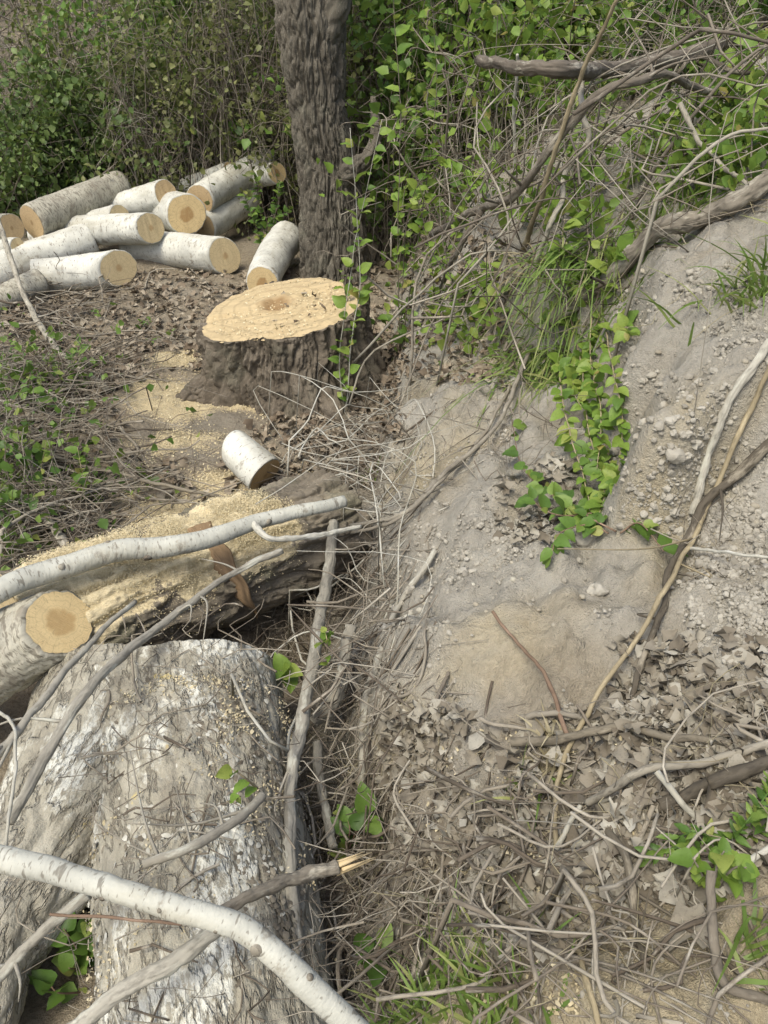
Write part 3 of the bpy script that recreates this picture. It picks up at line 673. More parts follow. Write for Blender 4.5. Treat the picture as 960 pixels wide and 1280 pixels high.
def rand_rot(n, r, tilt=None):
    """rotation matrices; tilt = std of the pitch and roll angles (None: any)"""
    yaw = r.uniform(0, 2 * math.pi, n)
    if tilt is None: a = r.uniform(-math.pi / 2, math.pi / 2, n); b = r.uniform(-math.pi, math.pi, n)
    else: a = r.normal(0, tilt, n); b = r.normal(0, tilt, n)
    cy, sy, ca, sa, cb, sb = np.cos(yaw), np.sin(yaw), np.cos(a), np.sin(a), np.cos(b), np.sin(b); o = np.ones(n); z = np.zeros(n)
    Rz = np.stack([cy, -sy, z, sy, cy, z, z, z, o], -1).reshape(n, 3, 3)
    Ry = np.stack([ca, z, sa, z, o, z, -sa, z, ca], -1).reshape(n, 3, 3)
    Rx = np.stack([o, z, z, z, cb, -sb, z, sb, cb], -1).reshape(n, 3, 3)
    return Rz @ Ry @ Rx
def inst(mb, tV, tF, C, S, Rm, r):
    n = len(C); V = np.einsum('nij,kj->nki', Rm, tV) * np.asarray(S).reshape(n, 1, -1) + C[:, None]
    k = len(tV); F = (tF[None] + (np.arange(n) * k)[:, None, None]).reshape(-1, tF.shape[1])
    mb.add(V.reshape(-1, 3), F, None, np.repeat(r.uniform(0, 1, n), k))
def scatter_leaves(mb, C, size, r, kinds=('ovate', 'round'), nu=4, tilt=.9, var=.35):
    idx = r.integers(0, len(kinds) * 2, len(C))
    for q in range(len(kinds) * 2):
        m = idx == q
        if m.sum() == 0: continue
        tV, tF = leaf_template(kinds[q // 2], nu, .3, .3, q)
        inst(mb, tV, tF, C[m], size * np.clip(r.normal(1, var, m.sum()), .4, 2), rand_rot(m.sum(), r, tilt), r)
tree()

def wig(P, amp, freq, seed):
    P = np.asarray(P, float); L = np.concatenate([[0], np.cumsum(np.linalg.norm(np.diff(P, axis=0), axis=1))])[:, None]
    q = np.concatenate([L * freq, L * 0, L * 0], 1)
    n = np.stack([fbm(q + 10 * k + seed * 3.7, 2, seed + k) - .5 for k in range(3)], -1)
    return P + n * amp * 2

# ------------------------------------------------------------------ poles and sticks read off the photograph
def stick(name, label, pts, rp, mat, cat, z=None, group=None, sides=10, n=80, wob=.011, side_twigs=0, seed=0, sp=None, bump=.12):
    """pts: (px,py,h) with h above the ground, or (px,py,z) when z='abs'; rp radius in pixels at start and end"""
    if z == 'abs': P = np.array([At(a, b, c) for a, b, c in pts])
    else: P = np.array([G(a, b, c) for a, b, c in pts])
    r0, r1 = rpx(rp[0], P[0]), rpx(rp[1], P[-1])
    Q = wig(wig(spline(P, n), wob, 6., seed + 5), wob * .35, 25., seed + 9); mb = MB()
    rad = np.linspace(r0, r1, n) * (1 + .12 * (fbm(np.stack([np.arange(n) * .25, np.full(n, seed), np.zeros(n)], -1), 2, seed) - .5) * 2)
    fat = max(r0, r1) > .011
    tube(mb, Q, rad, 40 if fat else sides, bump, 25, rnd=.0, seed=seed, dispf=(lambda bc, th, L, rd: rd.mean() * (.22 * (plates(bc * np.array([55, 55, 14]), seed) - .75) + .3 * (fbm(bc * np.array([20, 20, 9]), 3, seed) - .5))) if fat else None)
    r = np.random.default_rng(seed + 100)
    for k in range(side_twigs):
        i = r.integers(n // 6, n - 3); d = r.normal(0, 1, 3); d[2] = abs(d[2]) * .6; t = Q[min(i + 2, n - 1)] - Q[i]; t /= np.linalg.norm(t) + 1e-9
        d = d - t * d.dot(t) * .3; d = d / np.linalg.norm(d) + t * .7; L = r.uniform(.08, .28)
        q = spline([Q[i], Q[i] + d * L * .5 + r.normal(0, .015, 3), Q[i] + d * L + r.normal(0, .03, 3)], 10)
        tube(mb, q, np.linspace(max(rad[i] * .45, .0015), .001, 10), 5, seed=seed + k)
    o = mb.build(name, M[mat], None, P[0]); tag(o, label, cat, group)
    return o, Q, rad
def pole(label, pts, rp, seed, knots):
    P = np.array([At(a, b, c) for a, b, c in pts]); org = P[0]; root = thing('pale_pole', label, 'pole', org)
    n = 130; Q = wig(spline(P, n), .014, 5, seed); rad = np.interp(np.linspace(0, 1, n), np.linspace(0, 1, len(rp)), [rpx(a, q) for a, q in zip(rp, [P[0]] * 1 + [P[len(P) // 2]] * (len(rp) - 2) + [P[-1]])])
    mb = MB(); tube(mb, Q, rad * .82, 40, .07, 14, seed=seed, dispf=lambda bc, th, L, rd: .0035 * (fbm(bc * np.array([60, 60, 40]), 3, seed) - .5)); mb.build('bark', M['pole'], root, org)
    for (i, ang, k) in knots:
        T = Q[i + 1] - Q[i - 1]; T /= np.linalg.norm(T); N = np.array([0, -.5, .8]); N -= T * N.dot(T); N /= np.linalg.norm(N); B = np.cross(T, N)
        d = N * math.cos(ang) + B * math.sin(ang); mb = MB()
        tube(mb, spline([Q[i] + d * rad[i] * .3, Q[i] + d * rad[i] * .88 + T * .003], 8), np.linspace(rad[i] * .6 * k, rad[i] * .42 * k, 8), 14, .1, 60, seed=i)
        mb.build('knot', M['twig_grey'], root, org)
pole('pale birch like pole lying across the big grey barked felled log', [(-30,752,.53),(60,714,.53),(150,688,.52),(250,677,.50),(330,650,.49),(432,624,.47)], (18, 17, 16, 13, 9), 2, [(60, 1.6, .8), (85, -1.8, 1.), (30, .4, .5), (104, .9, .7), (48, -.8, .4)])
pole('bent smooth pale pole lying across the forked trunk', [(-30,1058,.62),(90,1096,.62),(200,1136,.61),(288,1160,.60),(345,1200,.57),(405,1250,.52),(475,1320,.45)], (20, 19, 19, 21, 18), 3, [(77, .7, .9), (30, 1.2, .4), (45, .5, .35), (98, -.6, .5), (60, 1.0, .4)])

S = stick
S('branch', 'thick grey fallen branch running from the thicket onto the upper bank', [(600,82,.95),(690,85,.75),(760,78,.5),(860,60,.22),(970,24,.05)], (7, 9), 'twig_grey', 'branch', seed=1, sides=16, n=90)
S('vine', 'long grey vine arching out of the thicket over the bank', [(540,300,.25),(600,262,.25),(640,245,.35),(690,180,.5),(740,130,.6),(790,100,.6),(830,92,.5),(880,97,.3),(955,118,.05)], (4, 4), 'twig_grey', 'vine', seed=2, side_twigs=8, n=100)
S('vine', 'thin grey vine falling from the arching vine to the stump side', [(604,262,.25),(575,312,.22),(550,355,.15),(528,410,.02)], (3.5, 2.5), 'twig_grey', 'vine', seed=3, side_twigs=3)
S('stem', 'straight tan stem slanting up through the grey vines', [(655,300,.05),(672,255,.25),(700,170,.55),(728,95,.8),(775,-10,1.1)], (3.2, 2.6), 'twig_tan', 'stem', seed=4)
S('twig', 'dark curved twig hooking over the upper bank', [(975,92,.05),(920,74,.22),(875,72,.28),(845,95,.25),(820,130,.1)], (3, 2), 'twig_dark', 'twig', seed=5, side_twigs=3)
S('vine', 'crooked pale grey vine hanging from fallen branch to the bank', [(728,88,.6),(728,140,.45),(738,175,.35),(708,215,.28),(698,260,.2),(672,322,.1),(654,366,.01)], (3.5, 3), 'twig_grey', 'vine', seed=6, side_twigs=6)
S('vine', 'drooping grey vine looping down to the bare bank log', [(850,130,.35),(866,170,.25),(890,210,.15),(925,240,.08),(948,262,.02)], (3.2, 2.5), 'twig_grey', 'vine', seed=7, side_twigs=4)
S('stem', 'dead upright thin stem with pale broken tip in the thicket', [(643,200,.1),(644,130,.4),(646,60,.7)], (2.2, 1.8), 'twig_pale', 'stem', seed=8)
S('branch', 'weathered log like branch half buried along the top of bare clay', [(690,402,.05),(760,352,.06),(820,306,.06),(870,286,.07),(920,262,.07),(975,228,.05)], (10, 12), 'twig_grey', 'branch', seed=9, sides=24, n=90, bump=.22)
S('vine', 'slender pale vine strung from grass tuft down to the pole end', [(665,425,.06),(622,528,.04),(560,588,.05),(505,638,.08),(440,657,.25)], (2.6, 2.6), 'twig_grey', 'vine', seed=10, side_twigs=5)
S('vine', 'thin grey root trailing beside the slender pale vine', [(640,470,.03),(600,545,.03),(545,603,.04),(490,650,.1),(430,668,.25)], (2, 2), 'twig_grey', 'vine', seed=11, side_twigs=3)
S('stalk', 'long golden brown dead stalk winding down the bank to the grass', [(962,462,.06),(925,545,.06),(890,620,.05),(860,680,.05),(830,735,.05),(790,800,.05),(735,880,.05),(702,940,.05),(696,1050,.05),(712,1160,.04),(735,1240,.03),(748,1300,.02)], (3.6, 3.8), 'twig_tan', 'stalk', seed=12, n=120, wob=.01, side_twigs=3)
S('branch', 'light grey straight stick leaning on the clay mound', [(962,430,.05),(915,500,.04),(885,570,.04),(866,645,.02)], (6, 5), 'twig_silver', 'branch', seed=13)
S('branch', 'dark grey stick running from the mound into the gully', [(972,552,.05),(915,605,.04),(880,630,.05),(850,690,.05),(812,800,.02),(790,868,.01)], (7, 4), 'twig_dark', 'branch', seed=14, side_twigs=3)
S('twig', 'thin white twig sticking out level above the gully', [(855,686,.03),(910,703,.05),(970,714,.06)], (2.2, 2), 'twig_pale', 'twig', seed=15)
S('branch', 'smooth brown grey stick lying straight down the pebbly bank', [(545,688,.025),(500,765,.02),(475,820,.02),(458,870,.02),(454,965,.03),(462,1010,.03)], (4, 5.5), 'twig_silver', 'branch', seed=16)
S('twig', 'thin hooked root curling over the pebbly bank', [(436,846,.03),(458,870,.02),(500,864,.02),(526,842,.02),(530,800,.02),(536,770,.02)], (2.4, 1.5), 'twig_grey', 'twig', seed=17)
S('twig', 'reddish brown twig pointing up the bank from the leaf litter', [(612,760,.06),(650,795,.05),(685,840,.05),(712,908,.04)], (2, 3), 'twig_red', 'twig', seed=18)
S('twig', 'short crooked twig on the fine pale soil patch', [(557,836,.01),(540,872,.01),(516,920,.01)], (2.4, 2.4), 'twig_grey', 'twig', seed=19)
S('branch', 'long mottled grey stick standing upright between trunk and bank', [(417,655,.35),(410,720,.30),(395,810,.28),(378,900,.30),(365,960,.30),(362,1060,.32),(374,1200,.28)], (7, 8.5), 'twig_silver', 'branch', seed=20, sides=14, n=90)
S('branch', 'stubby curved stick with broken ends beside the trunk', [(437,783,.12),(430,848,.14),(416,882,.15),(392,904,.18)], (7, 9), 'twig_silver', 'branch', seed=21, sides=14)
S('branch', 'short grey stick lying in the gap beside the trunk', [(395,928,.15),(405,1000,.14),(418,1056,.12)], (6, 6), 'twig_silver', 'branch', seed=22)
S('branch', 'long slender grey branch lying across both felled trunks', [(350,688,.50),(290,716,.50),(200,782,.52),(120,852,.58),(62,940,.56),(8,1030,.52)], (4, 7.5), 'twig_silver', 'branch', 'abs', seed=23, sides=14, n=90, side_twigs=4)
S('branch', 'grey bark stripped branch lying across the sawn limb', [(170,752,.52),(100,820,.56),(40,892,.58),(-15,955,.56)], (3, 6), 'twig_silver', 'branch', 'abs', seed=24, sides=12, side_twigs=2)
bo, bq, br = S('branch', 'snapped brown branch with splintered pale end on the trunk', [(420,1086,.42),(380,1096,.44),(330,1116,.50),(270,1142,.54)], (9, 8), 'twig_grey', 'branch', 'abs', seed=25, sides=14)
for k in range(7):
    mb = MB(); d = bq[0] - bq[4]; d /= np.linalg.norm(d); o = rng.normal(0, br[0] * .4, 3)
    tube(mb, spline([bq[2] + o, bq[0] + o * .9 + d * (.02 + .012 * k), bq[0] + o * 1.3 + d * (.05 + .008 * k)], 6), [.005, .0035, .0008], 5) if False else tube(mb, spline([bq[2] + o, bq[0] + o * 1.1 + d * (.05 + .007 * k)], 3), np.array([.005, .0035, .0008]), 5)
    sp_ = mb.build('splinter', M['splinter'], bo, np.array(bo.location))
S('branch', 'crooked mossy branch stub on the peeling white bark', [(328,995,.52),(292,1030,.55),(240,1062,.57),(185,1082,.56)], (6, 6), 'twig_silver', 'branch', 'abs', seed=26, sides=12, side_twigs=4)
S('branch', 'thick grey stick slanting beneath the bent pale pole', [(275,1158,.50),(200,1210,.50),(130,1256,.46),(80,1300,.42)], (9, 11), 'twig_silver', 'branch', 'abs', seed=27, sides=14)
S('branch', 'grey limb lying over the dark gap in the fork', [(112,1118,.50),(60,1160,.46),(20,1200,.42),(-15,1236,.40)], (7, 7), 'twig_silver', 'branch', 'abs', seed=28, sides=12, side_twigs=2)
S('twig', 'fine white twig curving over the fork limb', [(-5,886,.58),(18,905,.60),(20,960,.60),(10,1020,.58),(5,1060,.56)], (2.2, 2), 'twig_pale', 'twig', 'abs', seed=29)
S('twig', 'curved whitish shoot under the end of the pale pole', [(318,655,.50),(338,674,.49),(395,669,.45),(450,660,.40)], (4.5, 3), 'twig_pale', 'twig', 'abs', seed=30)
S('twig', 'thin red brown stem lying behind the bent pole', [(60,1146,.52),(140,1150,.52),(230,1154,.52)], (2, 2), 'twig_red', 'twig', 'abs', seed=31)
S('twig', 'long thin twig crossing the litter below the pile', [(-5,556,.10),(110,578,.12),(230,612,.10),(300,627,.06)], (2.6, 2), 'twig_dark', 'twig', seed=32, side_twigs=3)
S('branch', 'bent dark branch leaning from pile towards leafy plants', [(-5,265,.5),(30,370,.18),(70,432,.08),(135,492,.03)], (3, 4.5), 'twig_grey', 'branch', seed=33, side_twigs=3)
S('branch', 'short thick grey stick poking out of brushwood near sawn limb', [(48,632,.10),(92,698,.12)], (6, 6), 'twig_grey', 'branch', seed=34)
S('branch', 'dark brown branch lying in the dead leaves of lower bank', [(640,915,.04),(700,904,.05),(770,905,.04),(840,915,.04),(915,942,.02)], (6, 5), 'twig_dark', 'branch', seed=35)
S('branch', 'straight grey stick lying over dead leaves on lower bank', [(735,992,.05),(800,970,.06),(880,950,.06),(970,935,.05)], (5, 6), 'twig_grey', 'branch', seed=36)
S('branch', 'thick brown curved branch partly buried in lower bank litter', [(775,1022,.02),(850,1000,.04),(900,986,.05),(970,966,.03)], (8, 9), 'twig_dark', 'branch', seed=37, sides=14)
S('twig', 'pale stick pointing down at the nettle like plant', [(815,975,.06),(860,1015,.05),(907,1050,.02)], (4, 4.5), 'twig_pale', 'twig', seed=38)
S('stem', 'bare grey stem bending down beneath the yellow green plant', [(890,1085,.13),(893,1130,.10),(896,1185,.05),(912,1230,.03),(970,1240,.02)], (6, 6.5), 'twig_grey', 'stem', seed=39)
S('branch', 'grey stick lying over pale wood chips', [(598,1136,.03),(640,1175,.03),(690,1195,.03),(724,1206,.02)], (5, 6), 'twig_grey', 'branch', seed=40, side_twigs=3)
S('branch', 'brown crooked stick running down bank below dark branch', [(745,1005,.05),(785,1075,.05),(800,1150,.04),(806,1215,.02)], (5, 5), 'twig_dark', 'branch', seed=41, side_twigs=3)
S('twig', 'pale straight twig standing in the dead leaves', [(668,1098,.03),(700,1050,.05),(724,1000,.05)], (4, 3), 'twig_pale', 'twig', seed=42)
S('twig', 'stub of pale stick beside the yellow green plant', [(970,1055,.05),(912,1094,.03)], (4, 5), 'twig_pale', 'twig', seed=43)
S('twig', 'broken twig with fresh pale end on the dead leaves', [(652,884,.03),(700,880,.03),(745,886,.02)], (4, 3.5), 'twig_grey', 'twig', seed=44)

# ------------------------------------------------------------------ clods, pebbles, chips
def ico(sub):
    t = (1 + 5 ** .5) / 2
    V = [(-1,t,0),(1,t,0),(-1,-t,0),(1,-t,0),(0,-1,t),(0,1,t),(0,-1,-t),(0,1,-t),(t,0,-1),(t,0,1),(-t,0,-1),(-t,0,1)]
    F = [(0,11,5),(0,5,1),(0,1,7),(0,7,10),(0,10,11),(1,5,9),(5,11,4),(11,10,2),(10,7,6),(7,1,8),(3,9,4),(3,4,2),(3,2,6),(3,6,8),(3,8,9),(4,9,5),(2,4,11),(6,2,10),(8,6,7),(9,8,1)]
    V = [np.array(v) / np.linalg.norm(v) for v in V]
    for _ in range(sub):
        c = {}; F2 = []
        def mid(a, b):
            k = (min(a, b), max(a, b))
            if k not in c: m = V[a] + V[b]; V.append(m / np.linalg.norm(m)); c[k] = len(V) - 1
            return c[k]
        for a, b, d in F: x, y, z = mid(a, b), mid(b, d), mid(d, a); F2 += [(a, x, z), (b, y, x), (d, z, y), (x, y, z)]
        F = F2
    return np.array(V), np.array(F)
I0, I1 = ico(0), ico(1)
def rock(seed, base, amp, flat=.7):
    V, F = base; r = 1 + amp * 2 * (fbm(V * 1.3 + seed * 5.1, 2, seed) - .5); return V * r[:, None] * np.array([1, .85, flat]), F
def px_scatter(n, reg, r):
    """n pixels from weighted boxes (x0,y0,x1,y1,w) -> ground points"""
    w = np.array([q[4] for q in reg], float); w /= w.sum(); k = r.choice(len(reg), n, p=w); q = np.array([a[:4] for a in reg], float)[k]
    px = q[:, 0] + (q[:, 2] - q[:, 0]) * r.uniform(0, 1, n); py = q[:, 1] + (q[:, 3] - q[:, 1]) * r.uniform(0, 1, n)
    return Gs(px, py), px, py
CL = [(770,330,960,500,5),(760,440,960,680,2),(470,640,740,900,3),(860,640,960,880,3),(480,480,640,700,1.2),(700,700,880,880,1.5),(480,900,960,1280,1.5),(850,40,960,240,.8)]
mb = MB(); P, _, _ = px_scatter(34000, CL, rng); P = P[fbm(P * 3.5, 3, 46) > rng.uniform(.38, .62, len(P))]; dd = np.array([depth_of(p) for p in P])
sz = np.clip(rng.lognormal(-5.6, .5, len(P)), .0018, .012)
for q in range(4):
    m = np.arange(len(P)) % 4 == q; tV, tF = rock(q, I0, .5); inst(mb, tV, tF, P[m] + np.array([0, 0, .002]), sz[m], rand_rot(m.sum(), rng, .5), rng)
P, _, _ = px_scatter(2600, CL[:4], rng); P = P[fbm(P * 3.5, 3, 47) > rng.uniform(.44, .60, len(P))]; sz = np.clip(rng.lognormal(-4.9, .38, len(P)), .004, .014)
for q in range(4):
    m = np.arange(len(P)) % 4 == q; tV, tF = rock(q + 9, I1, .6); inst(mb, tV, tF, P[m], sz[m], rand_rot(m.sum(), rng, .5), rng)
tag(mb.build('soil_clods', M['clod'], smooth=False), 'crumbly grey clay clods covering the bare bank', 'soil', kind='stuff')
# pebbles that can be picked out
meshes = []
for q in range(5):
    tV, tF = rock(q + 30, I1, .35, .62); b = MB(); b.add(tV, tF); me = b.mesh('pebble'); me.materials.append(M['stone']); meshes.append(me)
spots = [(533,716,9),(540,712,5),(527,755,6),(530,763,6),(540,755,5),(595,762,9),(616,748,6),(608,765,5),(642,722,8),(652,720,5),(674,758,6),(540,845,5),(518,849,5),(505,885,9),(525,872,6),(573,790,4),(567,800,4),(695,772,9),(750,720,12),(855,487,7),(875,485,6),(940,645,12),(945,660,10),(700,690,8),(730,735,8),(590,740,7),(820,455,9),(790,420,8),(880,420,9),(920,370,10),(860,380,9),(800,360,8),(840,340,7),(930,460,9),(690,735,6),(640,700,6),(560,735,5),(545,800,5)]
for i, (a, b, r_) in enumerate(spots):
    p = G(a, b); o = bpy.data.objects.new('pebble', meshes[i % 5]); COL.objects.link(o); rr = rpx(r_, p) * .55
    o.location = p + np.array([0, 0, rr * .25]); o.scale = (rr, rr, rr); o.rotation_euler = (rng.normal(0, .3), rng.normal(0, .3), rng.uniform(0, 6.28))
    tag(o, 'small rounded pale pebble on the bare clay bank', 'pebble', 'pebbles on the bank')
# a block of clay broken out above the gully
for lab, a, b, r_ in (('squarish tan clay lump beneath the trailing green plant', 735, 665, 22), ('brown stone lodged below the tan clay lump', 752, 722, 13), ('grey flaky clay lump on pale soil of the mound', 842, 575, 14)):
    tV, tF = rock(a, ico(2), .55, .75); p = G(a, b); rr = rpx(r_, p); mb = MB(); mb.add(tV * rr + p + np.array([0, 0, rr * .2]), tF)
    tag(mb.build('clay_lump', M['clod'], None, p, False), lab, 'lump')

# chips: bent little flakes
chipV = np.array([[-1, -.5, 0], [0, -.55, .25], [1, -.5, 0], [-1, .5, .05], [0, .55, .3], [1, .5, 0]]) ; chipF = np.array([[0, 1, 4, 3], [1, 2, 5, 4]])
SG = [(190,440,340,600,4),(130,560,300,680,2.2),(320,520,420,600,.7),(170,420,260,470,1)]
mb = MB(); P, _, _ = px_scatter(9000, SG, rng); keep = blobs(P[:, 0], P[:, 1], SAW) * 1.2 + (fbm(P * 5, 3, 51) - .5) * 1.6 > rng.uniform(.2, .9, len(P)); P = P[keep]
inst(mb, chipV, chipF, P + np.array([0, 0, .004]), rng.uniform(.0012, .0055, len(P)), rand_rot(len(P), rng, .6), rng)
tag(mb.build('sawdust', M['sawdust']), 'fresh yellow sawdust spread over the ground around the stump', 'sawdust', kind='stuff')
# sawdust on the felled log: follows its upper side
def on_log(pA, pB, rA, rB, n, urange, arange, r, extra=.004):
    ax, N, B, L = axis_frame(np.array(pA), np.array(pB)); u = r.uniform(*urange, n); a = r.normal(arange[0], arange[1], n)
    rad = rA + (rB - rA) * u + extra
    return np.array(pA) + (u * L)[:, None] * ax + (rad * np.cos(a))[:, None] * N + (rad * np.sin(a))[:, None] * B, u, a
mb = MB(); P, u, a = on_log(LA, LB, .225, .20, 75000, (.05, .97), (.30, .45), rng, .010)
cov = fbm(P * 6, 3, 61) + .28 * sstep(.9, .1, np.abs(a - .3)) - .3 * (np.abs(u - .52) < .05) + .10 * (u < .5) - .5 * sstep(.72, .92, u)
P = P[cov > rng.uniform(.46, .82, len(P))]
inst(mb, chipV, chipF, P + rng.normal(0, .004, P.shape), rng.uniform(.0007, .0023, len(P)), rand_rot(len(P), rng, .7), rng)
tag(mb.build('sawdust', M['sawdust']), 'yellow sawdust coating the top of the big felled log', 'sawdust', kind='stuff')
mb = MB(); P, u, a = on_log(TA, TB, TRA, TRB, 14000, (.20, .8), (-.1, .7), rng, .010)
P = P[fbm(P * 11, 3, 63) > rng.uniform(.5, .85, len(P))]
inst(mb, chipV, chipF, P, rng.uniform(.001, .004, len(P)) * (1 + (rng.uniform(0, 1, len(P)) > .97)), rand_rot(len(P), rng, .7), rng)
tag(mb.build('sawdust', M['chip']), 'scattered yellow wood flakes on the peeling forked trunk', 'sawdust', kind='stuff')
# loosened bark flakes still clinging to the trunk, too many to count
for mt, k, lo, hi in (('flake', 4200, .003, .011), ('flake_white', 1600, .003, .010)):
    mb = MB(); P, u, a = on_log(TA, TB, TRA, TRB, k, (.16, 1.), (0., .85), rng, .004)
    kp = fbm(P * 7, 3, 64 if mt == 'flake' else 66) > rng.uniform(.40, .66, k); P, u, a = P[kp], u[kp], a[kp]; n = len(P)
    ax, N, B, L = axis_frame(TA.copy(), TB.copy()); nr = np.cos(a)[:, None] * N + np.sin(a)[:, None] * B
    t1 = ax[None] + rng.normal(0, .7, (n, 3)); t1 -= nr * np.sum(t1 * nr, 1)[:, None]; t1 /= np.linalg.norm(t1, axis=1)[:, None]; nr = nr + rng.normal(0, .22, (n, 3)); t2 = np.cross(nr, t1); nr = np.cross(t1, t2)
    Rm = np.stack([t1, t2, nr], -1)
    fV = np.array([[-1, -.3, 0], [-.4, -.6, .12], [.5, -.45, .1], [1, .1, 0], [.3, .6, .12], [-.6, .5, .15], [0, 0, .22]]); fF = np.array([[0, 1, 6], [1, 2, 6], [2, 3, 6], [3, 4, 6], [4, 5, 6], [5, 0, 6]])
    inst(mb, fV, fF, P, rng.uniform(lo, hi, n), Rm, rng); o = mb.build('bark_flakes', M[mt], trunk, np.array(trunk.location), False); o['kind'] = 'stuff'
mb = MB(); P, _, _ = px_scatter(2600, [(540,1060,700,1200,3),(480,900,960,1060,1.5),(560,1180,720,1280,1)], rng)
inst(mb, chipV, chipF, P + np.array([0, 0, .012]), .0018 + .004 * rng.uniform(0, 1, len(P)) ** 2, rand_rot(len(P), rng, .7), rng)
tag(mb.build('wood_chips', M['chip']), 'pale wood chips strewn through the dead leaves on lower bank', 'wood chips', kind='stuff')
# chips on the stump face
mb = MB(); q = np.sqrt(rng.uniform(0, 1, 700)) * STR * .92; a = rng.uniform(0, 6.28, 700); x, y = q * np.cos(a), q * np.sin(a)
inst(mb, chipV, chipF, np.stack([STC[0] + x, STC[1] + y, STC[2] + STS(x, y) + .012], -1), rng.uniform(.002, .006, 700), rand_rot(700, rng, .6), rng)
tag(mb.build('sawdust', M['sawdust']), 'loose crumbs of sawdust on the stump cut face', 'sawdust', kind='stuff')

# ------------------------------------------------------------------ dead leaves
dl = []
for q in range(6):
    tV, tF = leaf_template('round' if q % 2 else 'ovate', 6, .35 + .5 * rng.uniform(-1, 1), .9 * rng.uniform(-1, 1.2), q + 50, 5, .28)
    tV = tV - np.array([.5, 0, 0]); dl.append((tV, tF))
lmd = []
for q in range(6):
    b = MB(); b.add(*dl[q]); me = b.mesh('dead_leaf'); me.materials.append(M['litter_leaf']); lmd.append(me)
for i in range(13):
    o = bpy.data.objects.new('dead_leaf', lmd[i % 6]); COL.objects.link(o); x, y = rng.uniform(-.02, .30), rng.uniform(-.26, .24)
    if math.hypot(x, y) > .32: x, y = x * .7, y * .7
    o.location = (STC[0] + x, STC[1] + y, STC[2] + STS(x, y) + .022); sc_ = rng.uniform(.025, .05); o.scale = (sc_, sc_ * .6, sc_); o.rotation_euler = (rng.normal(0, .4), rng.normal(0, .4), rng.uniform(0, 6.28))
    tag(o, 'small dark dead leaf scrap lying on the stump cut face', 'dead leaf', 'leaf scraps on the stump')
LR = [(480,880,960,1040,5),(480,1040,720,1220,1.6),(720,1040,960,1130,.7),(760,800,960,900,.7),(430,960,520,1280,1.2),(620,560,720,680,.5)]
mb = MB(); P, px, py = px_scatter(5200, LR, rng); kp = fbm(P * 4.5, 3, 44) > rng.uniform(.40, .62, len(P)); P, px, py = P[kp], px[kp], py[kp]
for q in range(6):
    m = np.arange(len(P)) % 6 == q
    inst(mb, dl[q][0], dl[q][1], P[m] + np.stack([0 * px[m], 0 * px[m], rng.uniform(.002, .022, m.sum())], -1), .018 + .034 * rng.uniform(0, 1, m.sum()) ** 1.5, rand_rot(m.sum(), rng, .32), rng)
tag(mb.build('leaf_litter', M['dead_leaf']), 'dry grey brown leaf litter covering the lower bank', 'leaf litter', kind='stuff')
mb = MB(); LV = [(0,340,420,480,3),(0,440,260,700,4),(260,480,470,620,2),(380,420,500,560,1),(440,300,640,480,1.5)]
P, px, py = px_scatter(8000, LV, rng); sw = blobs(P[:, 0], P[:, 1], SAW) + blobs(P[:, 0], P[:, 1], FRESH); k_ = sw < rng.uniform(.08, .65, len(P)); P = P[k_]
for q in range(6):
    m = np.arange(len(P)) % 6 == q
    inst(mb, dl[q][0], dl[q][1], P[m] + np.stack([np.zeros(m.sum()), np.zeros(m.sum()), rng.uniform(.002, .03, m.sum())], -1), rng.uniform(.02, .06, m.sum()), rand_rot(m.sum(), rng, .4), rng)
tag(mb.build('leaf_litter', M['litter_leaf']), 'brown leaf litter on the ground between log pile and stump', 'leaf litter', kind='stuff')
lm = []
for q in range(6):
    b = MB(); b.add(*dl[q]); me = b.mesh('dead_leaf'); me.materials.append(M['dead_leaf']); lm.append(me)
P, px, py = px_scatter(230, LR[:4], rng)
for i in range(len(P)):
    o = bpy.data.objects.new('dead_leaf', lm[i % 6]); COL.objects.link(o); s_ = rng.uniform(.028, .058)
    o.location = P[i] + np.array([0, 0, rng.uniform(.012, .028)]); o.scale = (s_,) * 3; o.rotation_euler = (rng.normal(-.2, .45), rng.normal(-.2, .45), rng.uniform(0, 6.28))
    tag(o, 'dry curled grey brown dead leaf on the lower bank', 'dead leaf', 'dead leaves on the bank')
for a, b, s_, lab in ((865,1165,.075,'pale grey curled dead leaf lying alone below the yellow green plant'), (890,1005,.075,'large pale dead leaf beside thick brown curved branch'), (205,615,.075,'upright red brown dead leaf standing beside the sawdust')):
    o = bpy.data.objects.new('dead_leaf', lm[1]); COL.objects.link(o); o.location = G(a, b, .03); o.scale = (s_,) * 3; o.rotation_euler = (.5, -.3, rng.uniform(0, 6))
    tag(o, lab, 'dead leaf')

